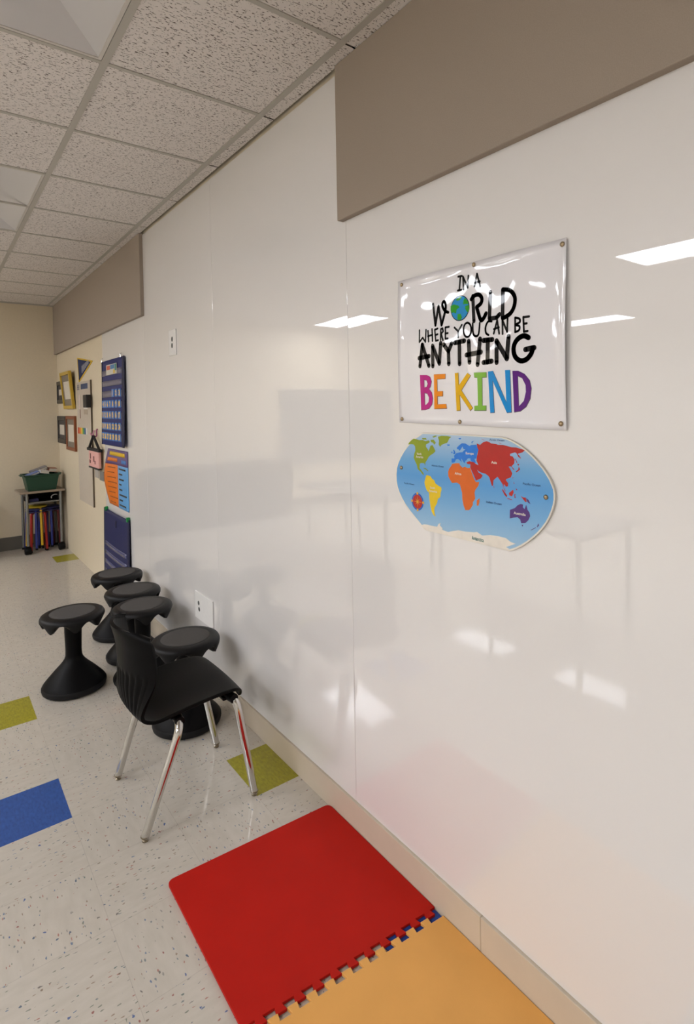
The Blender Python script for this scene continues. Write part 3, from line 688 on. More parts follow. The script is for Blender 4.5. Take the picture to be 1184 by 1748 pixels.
m_edge = ink('grey_print_shadow', (92, 84, 92))
for key, loops in LETTERS.items():
    b = MB(); b.fill(loops, lambda u, v: wl(u, v, OFF + .0003))
    o = b.build('letter', ink('print_' + key, LCOL[key][0]), po, recalc=False); o['label'] = LCOL[key][1]
    b = MB()
    for l in loops: ribbon(b, l + [l[0]], 16, lambda u, v: wl(u + 5, v - 6, OFF), 6)
    b.build('letter_outline', m_edge, o, recalc=False)
# globe drawn in place of the O
gc = GLOBE_C[0]; gr = (GLOBE_C[1][0] - gc[0] + GLOBE_C[2][1] - gc[1]) / 2
def disc(r0, cx, cy, off, n=48, sy=1.):
    return [(cx + r0 * cos(2 * pi * k / n), cy + r0 * sy * sin(2 * pi * k / n)) for k in range(n)]
b = MB(); b.fill([disc(gr, *gc, 0)], lambda u, v: wl(u, v, OFF + .0001))
gl = b.build('globe_picture', m_ink, po, recalc=False)
b = MB(); b.fill([disc(gr * .93, *gc, 0)], lambda u, v: wl(u, v, OFF + .0003)); b.build('ocean', ink('print_globe_blue', (44, 150, 214)), gl, recalc=False)
b = MB()
for l in GLOBE_LAND: b.fill([l], lambda u, v: wl(u, v, OFF + .0005))
b.build('land', ink('print_globe_green', (52, 160, 44)), gl, recalc=False)

# ------------------------------------------------------------------ world map board
mp = thing('world_map', 'blue oval world map board with coloured continents, below the quote poster', 'map', (0, 0, 0))
out = MAP['outline'][0]
cu = sum(p[0] for p in out) / len(out); cv = sum(p[1] for p in out) / len(out)
m_board = flat('white_board_edge', (232, 226, 214), .6)
b = MB()
lo = [b.bm.verts.new(wl(p[0], p[1], .001)) for p in out]; hi = [b.bm.verts.new(wl(p[0], p[1], .0075)) for p in out]
for k in range(len(out)):
    b.bm.faces.new((lo[k], lo[(k + 1) % len(out)], hi[(k + 1) % len(out)], hi[k]))
b.fill([out], lambda u, v: wl(u, v, .0075)); bmesh.ops.remove_doubles(b.bm, verts=b.bm.verts, dist=1e-5)
b.build('board', m_board, mp)
MO = .0078
m_ocean = flat('printed_ocean_blue', (104, 168, 222), .35)
nt, bs = nodes(m_ocean)      # the printed sea is paler towards the poles
geo = nt.nodes.new('ShaderNodeNewGeometry'); sep = nt.nodes.new('ShaderNodeSeparateXYZ'); rp = nt.nodes.new('ShaderNodeValToRGB'); mr = nt.nodes.new('ShaderNodeMapRange')
nt.links.new(geo.outputs['Position'], sep.inputs[0]); nt.links.new(sep.outputs[2], mr.inputs['Value'])
mr.inputs['From Min'].default_value = 1.20; mr.inputs['From Max'].default_value = 1.50
e = rp.color_ramp.elements; e[0].position = 0; e[0].color = (*lin((164, 200, 228)), 1); e[1].position = 1; e[1].color = (*lin((176, 202, 226)), 1)
for pos, c in ((.30, (124, 180, 226)), (.55, (88, 160, 222)), (.72, (110, 172, 222))):
    n_ = e.new(pos); n_.color = (*lin(c), 1)
nt.links.new(mr.outputs[0], rp.inputs[0]); nt.links.new(rp.outputs[0], bs.inputs['Base Color'])
inset = [(cu + (p[0] - cu) * .985, cv + (p[1] - cv) * .975) for p in out]
b = MB(); b.fill([inset], lambda u, v: wl(u, v, MO)); b.build('ocean', m_ocean, mp, recalc=False)
CCOL = {'north_america': (142, 160, 22), 'south_america': (240, 204, 24), 'europe': (20, 122, 222), 'africa': (226, 106, 18), 'asia': (186, 26, 18), 'australia': (86, 52, 128), 'antarctica': (240, 232, 220)}
CNM = {'north_america': 'olive green continent', 'south_america': 'yellow continent', 'europe': 'bright blue continent', 'africa': 'orange continent', 'asia': 'red continent with islands', 'australia': 'purple continent with islands', 'antarctica': 'white polar continent'}
conts = {}
for k, (key, col) in enumerate(CCOL.items()):
    b = MB()
    for l in MAP[key]: b.fill([l], lambda u, v: wl(u, v, MO + .0003 + .00002 * k))
    conts[key] = b.build('continent', flat('print_' + key, col, .35), mp, recalc=False); conts[key]['label'] = CNM[key]
m_navy_ink = flat('navy_print', (34, 70, 130)); m_white_ink = flat('white_print', (236, 228, 214)); m_teal_ink = flat('teal_print', (30, 110, 104))
for (t, u, v, wdt, hgt) in MAP_TEXT:
    sea = 'Ocean' in t
    text_mesh('ocean_name' if sea else 'continent_name', t, hgt * 1.35e-4, m_navy_ink if sea else (m_teal_ink if t == 'Antarctica' else m_white_ink), mp,
              lambda a, c, u=u, v=v: wl(u + a * 1e4, v + c * 1e4, MO + .0008), width=wdt * 1e-4, bold=hgt * (.010e-4 if sea else .03e-4))
(cu_, cv_) = COMPASS[0]; r1 = COMPASS[2][1] - cv_
b = MB(); b.fill([disc(r1, cu_, cv_, 0)], lambda u, v: wl(u, v, MO + .0004)); cp = b.build('compass_rose', flat('print_compass_blue', (44, 96, 190)), mp, recalc=False)
b = MB(); b.fill([disc(r1 * .80, cu_, cv_, 0)], lambda u, v: wl(u, v, MO + .0006)); b.build('compass_dial', flat('print_compass_red', (190, 44, 30)), cp, recalc=False)
b = MB()
star = [(cu_ + r1 * (.74 if k % 4 == 0 else .55 if k % 2 == 0 else .12) * sin(pi * k / 8), cv_ + r1 * (.74 if k % 4 == 0 else .55 if k % 2 == 0 else .12) * cos(pi * k / 8)) for k in range(16)]
b.fill([star], lambda u, v: wl(u, v, MO + .0008))
for k in range(4):
    b.fill([disc(r1 * .16, cu_ + r1 * .95 * sin(pi * k / 2), cv_ + r1 * .95 * cos(pi * k / 2), 0, 12)], lambda u, v: wl(u, v, MO + .0008))
b.build('compass_star', flat('print_compass_gold', (226, 170, 40)), cp, recalc=False)

# ------------------------------------------------------------------ push pins
m_pin = mat('brass_pin', (170, 150, 120), .3, metal=.9); add_mottle(m_pin, 400, .15)
def pin(y, z, off, label, group):
    b = MB(); b.lathe([(.0005, .0), (.006, .0), (.0065, .001), (.006, .0025), (.0035, .0040), (.001, .0046)], 18, M=Matrix.Translation((-off, y, z)) @ Matrix.Rotation(-pi / 2, 4, 'Y'))
    tag(b.build('push_pin', m_pin, smooth=True, angle=70), label, 'push pin', group)
for y, z, w in ((1.401, 1.978, 'top left corner'), (1.090, 1.980, 'middle of the top edge'), (.803, 1.971, 'top right corner'),
                (1.410, 1.544, 'bottom left corner'), (1.152, 1.538, 'middle of the bottom edge'), (.812, 1.538, 'bottom right corner')):
    pin(y, z, .0048 if y > .82 else .0075, 'round metal push pin at the %s of the white quote poster' % w, 'pins on the quote poster')
pin(1.414, 1.385, .0078, 'round metal push pin at the left end of the world map', 'pins on the world map')
pin(.857, 1.353, .0078, 'round metal push pin at the right end of the world map', 'pins on the world map')

# ------------------------------------------------------------------ outlets
m_plate = mat('white_outlet_plate', (232, 230, 228), .35); add_mottle(m_plate, 50, .02)
m_hole = mat('dark_grey_socket', (70, 72, 70), .6)
def outlet(y0, y1, z0, z1, socks, rx, rz, label):
    t = thing('wall_outlet', label, 'outlet', (0, (y0 + y1) / 2, (z0 + z1) / 2), 0, 'white outlet plates')
    hy, hz = (y1 - y0) / 2, (z1 - z0) / 2
    b = MB(); b.box(-.007, 0, -hy, hy, -hz, hz); b.build('plate', m_plate, t, bevel=.003, seg=3)
    for (y, z) in socks:
        b = MB()
        b.bm.faces.new([b.bm.verts.new((-.0076, y - (y0 + y1) / 2 + rx * cos(2 * pi * k / 24), z - (z0 + z1) / 2 + rz * sin(2 * pi * k / 24))) for k in range(24)])
        ex = bmesh.ops.extrude_face_region(b.bm, geom=b.bm.faces[:])
        for v in [q for q in ex['geom'] if isinstance(q, bmesh.types.BMVert)]: v.co.x += .002
        b.build('socket', m_hole, t)
outlet(3.052, 3.324, .354, .513, [(3.262, .451), (3.256, .416)], .013, .013, 'wide white outlet plate low on the wall above the nearest stool')
outlet(3.545, 3.672, 1.922, 2.083, [(3.608, 2.024), (3.611, 1.984)], .014, .016, 'small white outlet plate high on the tall white panel')

# ------------------------------------------------------------------ things on the far part of the wall
WX = .006           # face of the cream wall
# blue calendar pocket chart
m_navy = flat('navy_nylon', (20, 32, 102), .6); m_navy_dark = flat('dark_navy_nylon', (13, 18, 60), .6)
m_clear = flat('clear_pocket_strip', (108, 106, 128), .3); m_card = flat('blue_number_card', (58, 120, 196), .5)
m_digit = flat('yellow_digit', (246, 196, 40), .5)
def bulge1(y, z):     # how far the hanging chart stands off the wall
    s = (z - 1.29) / .71
    return .010 + .016 * max(0, 1 - s) ** 1.5 + .012 * sin(pi * min(max((5.41 - y) / .70, 0), 1)) * (.4 + .6 * sin(pi * s))
pc = thing('pocket_chart', 'blue hanging calendar pocket chart full of number cards, above the orange and blue poster', 'pocket chart', (0, 0, 0), 0, 'blue pocket charts')
def cloth(name, y0, y1, z0, z1, off, bul, material, parent, ny=10, nz=14, thick=.003, wob=None):
    """a hanging sheet between y0 (right) and y1 (left)"""
    b = MB(); g = []
    for j in range(nz + 1):
        row = []
        for i in range(ny + 1):
            y = y0 + (y1 - y0) * i / ny; z = z0 + (z1 - z0) * j / nz
            yy = y + (wob(y, z) if wob else 0)
            row.append(b.bm.verts.new((-bul(y, z) - off, yy, z)))
        g.append(row)
    for j in range(nz):
        for i in range(ny):
            b.bm.faces.new((g[j][i], g[j][i + 1], g[j + 1][i + 1], g[j + 1][i]))
    o = b.build(name, material, parent, smooth=True, angle=70)
    md = o.modifiers.new('thick', 'SOLIDIFY'); md.thickness = thick; md.offset = 0
    return o
cloth('backing', 4.712, 5.43, 1.29, 2.005, 0, bulge1, m_navy, pc, 14, 20)
for y0, y1 in ((4.70, 4.76), (5.415, 5.434)):
    cloth('border', y0, y1, 1.288, 2.007, .003, bulge1, m_navy_dark, pc, 3, 20)
ROWZ = [(1.875, 1.922), (1.785, 1.830), (1.692, 1.745), (1.606, 1.655), (1.515, 1.565), (1.420, 1.470), (1.334, 1.384)]
for z0, z1 in ROWZ:
    cloth('pocket', 4.765, 5.412, z0, z1, .004, bulge1, m_clear, pc, 12, 2, .001)
for y in (4.80, 5.42):
    b = MB(); b.tube(bend_path([(-.005, y, 2.035), (-.016, y, 2.03), (-.017, y, 2.0)], .01, 4), .003, 8); b.build('hook', m_chrome, pc, smooth=True)
day = 0; ROWN = ['third', 'fourth', 'fifth', 'sixth', 'seventh']; COLN = ['first', 'second', 'third', 'fourth', 'fifth', 'sixth', 'seventh']
ORD = []
for r in range(5):
    for c in range(7):
        if r == 0 and c < 4: continue
        day += 1
        y = 5.362 - c * .0905; z0, z1 = ROWZ[2 + r]; z = (z0 + z1) / 2 + .006
        xo = bulge1(y, z) + .006
        k = thing('number_card', 'blue card with yellow number %d in the calendar pocket chart, %s row, %s column' % (day, ROWN[r], COLN[c]), 'card', (-xo, y, z), 0, 'number cards in the calendar chart')
        b = MB(); b.box(-.0006, .0006, -.037, .037, -.032, .030); b.build('card_sheet', m_card, k)
        text_mesh('number', str(day), .056, m_digit, k, lambda u, v, n=len(str(day)): Vector((-.0009, (.019 if n == 1 else .030) - u * (1.15 if n == 1 else .95), -.020 + v)), bold=.0028)
k = thing('header_card', 'colourful picture card at the top of the calendar pocket chart', 'card', (-bulge1(5.1, 1.93) - .006, 5.06, 1.925))
b = MB(); b.box(-.0006, .0006, -.17, .17, -.045, .038); b.build('card_sheet', flat('pale_card', (204, 200, 190), .5), k)
for nm, y0, y1, z0, z1, c in (('red_picture', .04, .15, -.005, .030, (208, 92, 70)), ('blue_picture', -.10, .03, -.002, .032, (70, 130, 180)), ('teal_picture', -.16, -.11, -.02, .034, (60, 140, 130)), ('yellow_picture', -.12, -.06, -.04, -.01, (224, 190, 80))):
    b = MB(); b.box(-.0012, -.0006, y0, y1, z0, z1); b.build('picture', flat(nm, c, .5), k)

# orange and blue word poster
def bulge2(y, z):
    s = min(max((y - 5.05) / .27, 0), 1); t = (z - .78) / .48
    return .004 + .040 * s ** 2 * sin(pi * min(max(t, 0), 1)) ** 1.2
wp = thing('word_poster', 'laminated word list poster, purple heading over an orange and a light blue column', 'poster', (0, 0, 0))
cloth('orange_column', 5.022, 5.318, .781, 1.140, 0, bulge2, flat('orange_print', (226, 118, 30), .35), wp, 10, 14, .001)
cloth('blue_column', 4.712, 5.022, .779, 1.140, 0, bulge2, flat('sky_blue_print', (98, 166, 222), .35), wp, 8, 14, .001)
cloth('heading', 4.712, 5.318, 1.130, 1.257, .0012, bulge2, flat('purple_print', (98, 78, 128), .35), wp, 14, 6, .001)
m_yel = flat('yellow_print', (226, 184, 40), .4); m_org = flat('dark_orange_print', (222, 120, 40), .4); m_dk = flat('black_print_line', (44, 40, 40), .5)
cloth('title_line', 4.79, 5.25, 1.204, 1.236, .0028, bulge2, m_yel, wp, 10, 1, .0006)
cloth('title_line', 5.02, 5.28, 1.155, 1.185, .0028, bulge2, m_org, wp, 10, 1, .0006)
cloth('title_line', 4.76, 4.90, 1.150, 1.180, .0028, bulge2, flat('blue_print_word', (70, 130, 200), .4), wp, 6, 1, .0006)
for r in range(8):
    z = 1.103 - r * .042
    ln = [.17, .14, .18, .20, .19, .15, .22, .16][r]
    cloth('word_line', 5.262 - ln, 5.262, z - .004, z + .004, .0014, bulge2, flat('brown_print_line', (150, 74, 24), .5), wp, 6, 1, .0006)
    ln = [.20, .10, .14, .07, .09, .22, .10, .19][r]
    cloth('word_line', 4.985 - ln, 4.985, z - .007, z + .006, .0014, bulge2, m_dk, wp, 6, 1, .0006)

# lower navy pocket chart
m_deep = flat('deep_navy_nylon', (12, 22, 78), .55)
def bulge3(y, z): return .008 + .010 * sin(pi * min(max((5.49 - y) / .80, 0), 1)) + .012 * max(0, (.72 - z) / .6)
lc = thing('pocket_chart', 'plain navy blue pocket chart hung low behind the farthest wobble stool', 'pocket chart', (0, 0, 0), 0, 'blue pocket charts')
cloth('backing', 4.69, 5.497, .12, .722, 0, bulge3, m_deep, lc, 14, 16)
for y0, y1 in ((4.688, 4.735), (5.478, 5.50)):
    cloth('border', y0, y1, .118, .724, .003, bulge3, m_navy_dark, lc, 3, 16)
m_clear2 = flat('clear_vinyl_strip', (84, 86, 124), .22)
for z, y0, y1 in ((.405, 4.76, 5.46), (.325, 4.76, 5.46), (.245, 4.76, 5.46), (.165, 4.76, 5.46)):
    cloth('pocket', y0, y1, z, z + .038, .004, bulge3, m_clear2, lc, 12, 2, .001)
m_clip = flat('green_clip', (30, 140, 70), .4)
for y in (5.40, 4.715):
    b = MB(); b.box(-.026, -.002, y - .012, y + .012, .706, .742)
    tag(b.build('wall_clip', m_clip, bevel=.003), 'small green clip holding the %s top corner of the plain navy pocket chart' % ('left' if y > 5 else 'right'), 'clip', 'green clips')
b = MB(); b.box(-.0262, -.0245, 5.04, 5.052, .612, .668); b.build('slot', m_dark, lc)

# pennant
pn = thing('pennant', 'small navy triangular pennant with a yellow border, above the pinboard', 'pennant', (0, 0, 0))
A, Bp, Cp = (6.545, 2.128), (5.846, 2.048), (6.495, 1.868)
def tri(s, off, name, material, parent):
    cy, cz = (A[0] + Bp[0] + Cp[0]) / 3, (A[1] + Bp[1] + Cp[1]) / 3
    b = MB(); q = [(cy + (p[0] - cy) * s, cz + (p[1] - cz) * s) for p in (A, Bp, Cp)]
    lo = [b.bm.verts.new((WX - off, *p)) for p in q]; hi = [b.bm.verts.new((WX - off - .003, *p)) for p in q]
    b.bm.faces.new(lo); b.bm.faces.new(hi)
    for i in range(3): b.bm.faces.new((lo[i], lo[(i + 1) % 3], hi[(i + 1) % 3], hi[i]))
    return b.build(name, material, parent)
tri(1, .002, 'border', flat('yellow_felt', (222, 182, 40), .8), pn)
tri(.84, .0045, 'felt', flat('navy_felt', (34, 44, 84), .85), pn)
b = MB()
for k in range(6):
    y = 6.30 - k * .055; z = 1.995 + k * .010; h = .036 - .003 * k
    b.box(WX - .009, WX - .0076, y - .018, y + .018, z - h, z + h)
lm = b.build('lettering', flat('grey_felt_letters', (150, 150, 160), .8), pn)
lm.rotation_euler = (0, 0, 0)

# four picture frames
def frame(name_label, y0, y1, z0, z1, depth, border, mcol, matcol, tilt=0., mat_w=.05):
    t = thing('picture_frame', name_label, 'picture frame', (WX, (y0 + y1) / 2, (z0 + z1) / 2), 0, 'picture frames in the corner')
    t.rotation_euler = (0, 0, tilt)
    hy, hz = (y1 - y0) / 2, (z1 - z0) / 2
    b = MB()
    for s in (-1, 1):
        b.box(-depth, -.001, s * (hy - border / 2) - border / 2, s * (hy - border / 2) + border / 2, -hz, hz)
        b.box(-depth, -.001, -hy + border, hy - border, s * (hz - border / 2) - border / 2, s * (hz - border / 2) + border / 2)
    b.build('moulding', mcol, t, bevel=.003)
    b = MB(); b.box(-depth * .55, -.002, -hy + border, hy - border, -hz + border, hz - border); b.build('mount', matcol, t)
    b = MB(); b.box(-depth * .55 - .001, -depth * .5, -hy + border + mat_w, hy - border - mat_w, -hz + border + mat_w, hz - border - mat_w); b.build('picture', flat('certificate_paper', (214, 206, 192), .5), t)
    return t
m_blkfr = flat('black_wood_frame', (40, 36, 36), .4); m_gold = flat('gold_frame', (196, 162, 52), .4); m_brownfr = flat('reddish_brown_frame', (134, 72, 38), .45)
m_mount = flat('grey_mount', (128, 118, 104), .7); m_dkmount = flat('charcoal_mount', (70, 66, 64), .7)
frame('black picture frame nearest the corner, upper row', 7.235, 7.68, 1.668, 1.925, .022, .045, m_blkfr, m_dkmount, 0, .05)
f2 = frame('large gold picture frame, upper right of the four frames', 6.69, 7.205, 1.605, 2.005, .030, .035, m_gold, m_mount, 0., .07)
f2.location.x = -.014; f2.rotation_euler = (0, -.085, 0)
frame('black picture frame nearest the corner, lower row', 7.215, 7.70, 1.208, 1.522, .022, .05, m_blkfr, m_dkmount, 0, .05)
frame('reddish brown picture frame, lower right of the four frames', 6.685, 7.165, 1.152, 1.526, .024, .035, m_brownfr, m_mount, 0, .06)

# pinboard with its papers
m_brd = flat('pale_grey_board', (196, 184, 168), .5)
pb = thing('pinboard', 'narrow pale grey board on the cream wall, papers pinned in its upper half', 'board', (0, 0, 0))
b = MB(); b.box(WX - .014, WX - .001, 5.935, 6.56, .662, 1.872); b.build('panel', m_brd, pb, bevel=.002)
b = MB(); b.box(WX - .015, WX - .001, 5.928, 5.9345, .660, 1.874); b.build('edge_shadow', flat('brown_edge_shadow', (98, 84, 68), .5), pb, bevel=.001)  # thin brown strip stands in for the shadow along the board's right edge
BX = WX - .0145
def card(name, label, cat, y0, y1, z0, z1, c, mname, group=None):
    b = MB(); b.box(BX - .0015, BX, y0, y1, z0, z1)
    return tag(b.build(name, flat(mname, c, .6)), label, cat, group)
hd = thing('letter_strip', 'row of dark blue capital letters along the top of the pale grey board', 'letters', (BX, 0, 0))
text_mesh('lettering', 'BE', .072, flat('blue_cut_letters', (52, 70, 110), .6), hd, lambda u, v: Vector((-.001, 6.52 - u, 1.795 + v)), width=.10)
b = MB()
for k in range(6): b.box(-.002, -.0005, 6.345 - k * .052 - .042, 6.345 - k * .052, 1.795, 1.848)
b.build('letter_tile', flat('blue_letter_tile', (64, 80, 116), .6), hd)
card('paper_note', 'white sheet under the black box on the pale grey board', 'paper', 6.07, 6.235, 1.60, 1.738, (226, 222, 214), 'white_note')
card('paper_note', 'small tan and blue note below the white sheet on the board', 'paper', 6.07, 6.235, 1.545, 1.592, (176, 160, 140), 'tan_note')
card('ribbon_strip', 'narrow pinkish white strip near the left edge of the pale grey board', 'strip', 6.41, 6.455, 1.60, 1.742, (222, 204, 196), 'pink_strip')
card('ribbon_strip', 'thin brown strip hanging below the pinkish strip on the board', 'strip', 6.40, 6.425, 1.505, 1.595, (134, 92, 70), 'brown_strip')
rs = thing('rainbow_strip', 'small rainbow striped card across the middle of the pale grey board', 'card', (BX, 0, 0))
RB = [('red', (196, 60, 44)), ('orange', (226, 130, 44)), ('yellow', (226, 190, 60)), ('green', (84, 150, 76)), ('blue', (48, 100, 150)), ('white', (214, 210, 200))]
for k, (nm, c) in enumerate(RB):
    b = MB(); b.box(-.002, -.0003, 6.545 - (k + 1) * .076, 6.545 - k * .076, 1.348, 1.412); b.build('stripe', flat('stripe_' + nm, c, .5), rs)
b = MB(); b.box(BX - .045, BX - .0005, 5.905, 6.04, 1.612, 1.733)
tag(b.build('black_box', flat('matt_black_plastic', (20, 19, 19), .5), bevel=.006), 'black box fixed at the right edge of the pale grey board', 'box')

# pink bag on its strap
bg = thing('hanging_bag', 'small pink patterned bag hanging by a black strap beside the pale grey board', 'bag', (-.010, 5.74, 1.06))
b = MB(); b.box(-.03, -.004, -.205, .175, 0, .158); bag = b.build('pouch', flat('pale_pink_fabric', (222, 168, 160), .8), bg, bevel=.008)
b = MB(); b.box(-.034, -.002, -.24, .238, .150, .176); b.build('top_bar', flat('black_webbing', (28, 25, 25), .8), bg, bevel=.004)
b = MB(); b.box(-.033, -.003, -.21, .178, -.012, .004); b.build('bottom_trim', flat('black_webbing', (28, 25, 25), .8), bg, bevel=.004)
b = MB()
for s in (-.20, .21): b.tube([(-.018, s, .17), (-.022, s * .05, .285)], .012, 8)
b.build('strap', flat('black_webbing', (28, 25, 25), .8), bg, smooth=True)
b = MB()
for (y, z, h, w) in ((.10, .10, .05, .03), (.12, .05, .03, .05), (-.03, .08, .05, .04), (-.08, .05, .03, .03)): b.box(-.0316, -.0302, y - w / 2, y + w / 2, z - h / 2, z + h / 2)
b.build('print', flat('brown_bag_print', (120, 72, 70), .8), bg)
for y, z0, z1, c, nm in ((5.735, 1.335, 1.412, (150, 70, 110), 'plum'), (5.86, 1.35, 1.395, (206, 150, 170), 'light pink')):
    b = MB(); b.tube(bend_path([(WX - .002, y, z1), (WX - .012, y, z1 - .01), (WX - .012, y, z0 + .012), (WX - .036, y, z0 + .004), (WX - .036, y, z0 + .026)], .01, 4), .007, 8)
    tag(b.build('wall_hook', flat(nm + '_hook', c, .4), smooth=True), nm + ' wall hook just above the hanging pink bag', 'hook', 'wall hooks')
b = MB(); b.box(WX - .004, WX - .001, 5.535, 5.70, .945, 1.03)
tag(b.build('paper_note', flat('grey_striped_note', (128, 122, 116), .6)), 'dark grey note under the pink bag, the right one of two', 'paper', 'notes below the bag')
b = MB(); b.box(WX - .004, WX - .001, 5.74, 5.885, .955, 1.035)
tag(b.build('paper_note', flat('light_grey_note', (176, 168, 158), .6)), 'light grey note under the pink bag, the left one of two', 'paper', 'notes below the bag')

# ------------------------------------------------------------------ student desk in the corner
dk = thing('student_desk', 'grey student desk on black casters standing in the far corner', 'desk', (-.225, 7.52, 0), .03)
m_top = flat('taupe_laminate', (150, 134, 116), .45); m_steel = flat('grey_steel_tube', (132, 132, 130), .35, metal=.6); m_tray = flat('black_tray', (12, 11, 12), .6, spec=.2)
b = MB(); b.box(-.235, .205, -.19, .185, .672, .694); b.build('desktop', m_top, dk, bevel=.005)
LEGS = [(-.165, -.155), (.165, -.155), (-.165, .155), (.165, .155)]
for (x, y) in LEGS:
    b = MB(); zb = .075 if y < 0 else .02
    b.tube([(x, y, zb), (x, y, .672)], .014, 14); lg = b.build('leg', m_steel, dk, smooth=True, angle=60)
    b = MB()
    if y < 0:
        M = Matrix.Translation((x - .004, y - .01, .0412)) @ Matrix.Rotation(pi / 2, 4, 'Y')
        b.lathe([(.012, -.034), (.035, -.032), (.041, -.024), (.041, .024), (.035, .032), (.012, .034)], 28, M=M)
        b.tube([(x, y, .055), (x, y, .09)], .016, 12); b.build('caster', flat('black_rubber', (9, 9, 9), .5, spec=.2), lg, smooth=True, angle=50)
    else:
        b.lathe([(.016, 0), (.018, .01), (.014, .024)], 16, M=Matrix.Translation((x, y, 0))); b.build('foot', flat('black_rubber', (9, 9, 9), .5, spec=.2), lg, smooth=True)
b = MB()
b.box(-.15, .15, .13, .145, .565, .670); b.box(-.150, -.142, -.14, .145, .565, .670); b.box(.142, .150, -.14, .145, .565, .670); b.box(-.15, .15, -.14, .145, .560, .566)
b.build('book_tray', m_tray, dk)
b = MB(); b.tube([(-.165, -.155, .565), (.165, -.155, .565)], .009, 12); b.build('front_rail', m_steel, dk, smooth=True)
b = MB()
for x in (-.165, .165): b.tube([(x, -.155, .64), (x, .155, .64)], .009, 10)
b.build('side_rail', m_steel, dk, smooth=True)
b = MB(); b.box(-.050, .05, -.11, .1, .5675, .60)
nb = b.build('folder', flat('navy_folder', (36, 38, 84), .5), bevel=.004); nb.location = (-.225 - .09, 7.52, .002)
tag(nb, 'navy folder lying in the tray of the corner desk', 'folder')
b = MB(); b.tube([(-.10 + .04 * cos(a), 7.42 + .008, .60 + .03 * sin(a)) for a in [radians(-20 + 22 * k) for k in range(11)]], .006, 8)
tag(b.build('cable_loop', flat('white_cable', (206, 204, 200), .5), smooth=True), 'white cable loop in the tray of the corner desk', 'cable')

# green bin on the desk
bn = thing('plastic_bin', 'dark green plastic bin on top of the corner desk', 'bin', (-.235, 7.47, .6945), .03)
m_bin = flat('dark_green_plastic', (14, 60, 42), .45)
b = MB()
def loop(hx, hy, z): return [b.bm.verts.new((sx * hx, sy * hy, z)) for sx, sy in ((-1, -1), (1, -1), (1, 1), (-1, 1))]
L_ = [loop(.135, .10, 0), loop(.165, .125, .165), loop(.180, .138, .167), loop(.180, .138, .182), loop(.166, .126, .182), loop(.160, .120, .165), loop(.131, .097, .004)]
for i in range(len(L_) - 1):
    for k in range(4): b.bm.faces.new((L_[i][k], L_[i][(k + 1) % 4], L_[i + 1][(k + 1) % 4], L_[i + 1][k]))
b.bm.faces.new(L_[0]); b.bm.faces.new(L_[-1])
b.build('tub', m_bin, bn, bevel=.004)
b = MB()
for s in (-1, 1): b.box(s * .192 - .012, s * .192 + .012, -.05, .05, .168, .180)
b.build('handle', m_bin, bn, bevel=.004)
for (x, y, z, ry, w, h, c, nm, lab) in ((-.320, 7.42, .880, -.35, .13, .024, (92, 116, 176), 'blue_cover', 'blue covered book leaning in the green bin'),
                                        (-.245, 7.53, .915, -.32, .17, .03, (120, 118, 124), 'grey_cover', 'grey covered book on top in the green bin'),
                                        (-.205, 7.41, .900, .2, .09, .03, (206, 204, 204), 'silver_pack', 'silvery packet at the front of the green bin'),
                                        (-.112, 7.53, .906, .12, .085, .045, (150, 76, 40), 'brown_cover', 'orange brown book at the right side of the green bin')):
    t = thing('book' if 'book' in lab else 'packet', lab, 'book' if 'book' in lab else 'packet', (x, y, z)); t.rotation_euler = (0.05, ry, .1)
    b = MB(); b.box(-w / 2, w / 2, -.05, .05, -h / 2, -h / 2 + .004); b.box(-w / 2, w / 2, -.05, .05, h / 2 - .004, h / 2); b.box(-w / 2, -w / 2 + .004, -.05, .05, -h / 2, h / 2)
    b.build('cover', flat(nm, c, .4), t)
    b = MB(); b.box(-w / 2 + .005, w / 2 - .006, -.046, .046, -h / 2 + .0045, h / 2 - .0045); b.build('pages', flat('page_block', (214, 208, 196), .7), t)

# stacking stools under the desk
def kid_stool(label, x, y, lift, rz, c, nm, seatc, snm):
    t = thing('stacking_stool', label, 'stool', (x, y, lift), rz, 'stacking stools under the desk')
    b = MB(); b.lathe([(.02, .440), (.100, .440), (.108, .446), (.108, .454), (.100, .460), (.001, .461)], 36); b.build('seat', flat(snm, seatc, .5), t, smooth=True, angle=50)
    for k in range(4):
        a = pi / 4 + k * pi / 2; ca, sa = cos(a), sin(a)
        b = MB(); b.tube(bend_path([(.055 * ca, .055 * sa, .433), (.094 * ca, .094 * sa, .432), (.112 * ca, .112 * sa, .008)], .035, 6), .0125, 12)
        lg = b.build('leg', flat(nm, c, .35), t, smooth=True, angle=60)
        b = MB(); b.lathe([(.012, 0), (.0135, .004), (.0125, .02)], 14, M=Matrix.Translation((.112 * ca, .112 * sa, 0))); b.build('foot', flat('black_rubber', (9, 9, 9), .5, spec=.2), lg, smooth=True)
    return t
RED, BLU, YEL = (176, 34, 28), (36, 48, 128), (206, 166, 24)
kid_stool('red legged stacking stool, lowest of the left stack under the corner desk', -.282, 7.50, 0, .12, RED, 'red_tube', (40, 34, 72), 'navy_seat')
kid_stool('blue legged stacking stool, middle of the left stack under the corner desk', -.282, 7.50, .028, .62, BLU, 'blue_tube', (34, 36, 84), 'dark_blue_seat')
kid_stool('yellow legged stacking stool, topmost of the left stack under the corner desk', -.282, 7.50, .056, 1.12, YEL, 'yellow_tube', (170, 146, 28), 'yellow_seat')
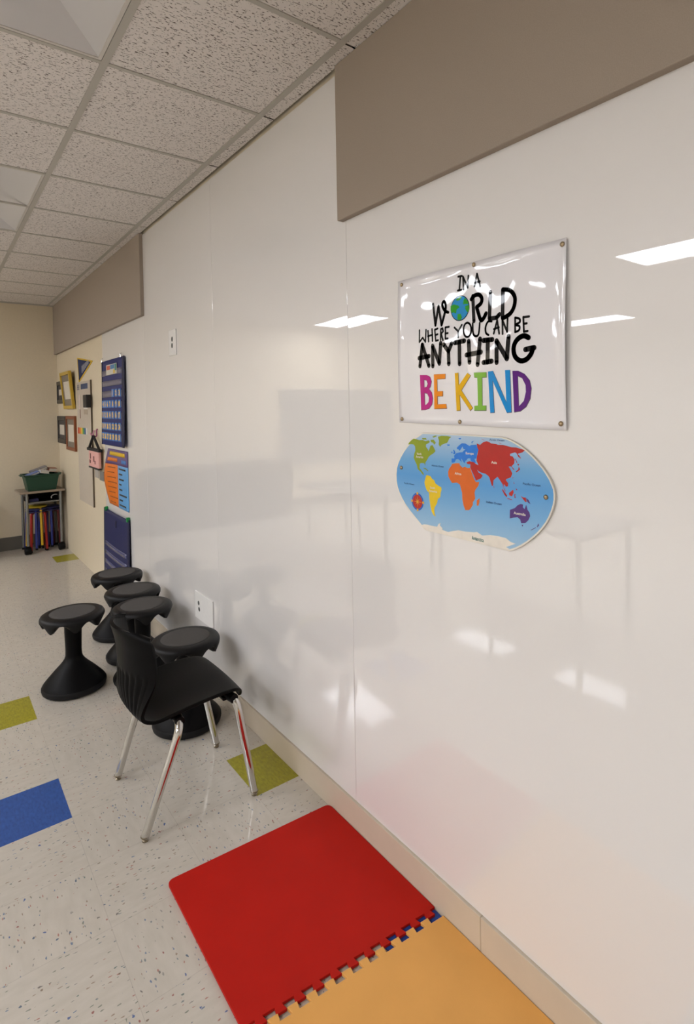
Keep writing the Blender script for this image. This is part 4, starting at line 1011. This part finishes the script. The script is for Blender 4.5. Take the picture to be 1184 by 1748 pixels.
kid_stool('dark red legged stacking stool, lower of the right stack under the corner desk', -.147, 7.558, 0, .3, (96, 20, 22), 'dark_red_tube', (40, 34, 72), 'navy_seat')
kid_stool('blue legged stacking stool, upper of the right stack under the corner desk', -.147, 7.558, .028, .85, BLU, 'blue_tube', (30, 30, 66), 'dark_blue_seat')

# ------------------------------------------------------------------ across the room, seen mirrored in the white wall
db = thing('display_board', 'wide grey display board on the far wall, mirrored in the glossy panels', 'board', (-4.07, YFAR, 1.27))
b = MB(); b.box(-1.07, 1.07, -.022, -.002, -.56, .56); b.build('surface', flat('grey_board_surface', (120, 120, 118), .6), db)
b = MB()
for s in (-1, 1):
    b.box(-1.10, 1.10, -.028, 0, s * .575 - .015, s * .575 + .015); b.box(s * 1.085 - .015, s * 1.085 + .015, -.028, 0, -.56, .56)
b.build('frame', flat('light_frame', (168, 166, 160), .5), db)
cb = thing('low_cabinet', 'low dark bookcase against the far wall beside the corner desk', 'cabinet', (-1.95, YFAR - .25, 0))
m_cab = flat('dark_cabinet', (72, 66, 62), .5)
b = MB(); b.box(-.95, .95, -.22, .24, .03, .05); b.box(-.95, .95, .225, .24, .05, .78)
for x in (-.95, -.32, .30, .93): b.box(x, x + .02, -.22, .225, .05, .78)
b.box(-.93, .93, -.21, .22, .40, .42); b.box(-.94, .94, -.2, .2, 0, .03); b.build('carcass', m_cab, cb)
b = MB(); b.box(-.97, .97, -.24, .24, .78, .81); b.build('top', m_cab, cb, bevel=.004)
def table(label, x, y, rz):
    t = thing('classroom_table', label, 'table', (x, y, 0), rz, 'classroom tables across the room')
    b = MB(); b.box(-.75, .75, -.38, .38, .70, .73); b.build('tabletop', flat('grey_laminate', (128, 124, 120), .4), t, bevel=.006)
    for sx in (-1, 1):
        for sy in (-1, 1):
            b = MB(); b.tube([(sx * .66, sy * .30, .001), (sx * .66, sy * .30, .70)], .02, 12); b.build('leg', m_steel, t, smooth=True, angle=60)
table('grey classroom table across the room, nearer the far wall', -2.35, 4.75, 1.55)
table('grey classroom table across the room, level with the open floor', -2.4, 2.75, 1.6)
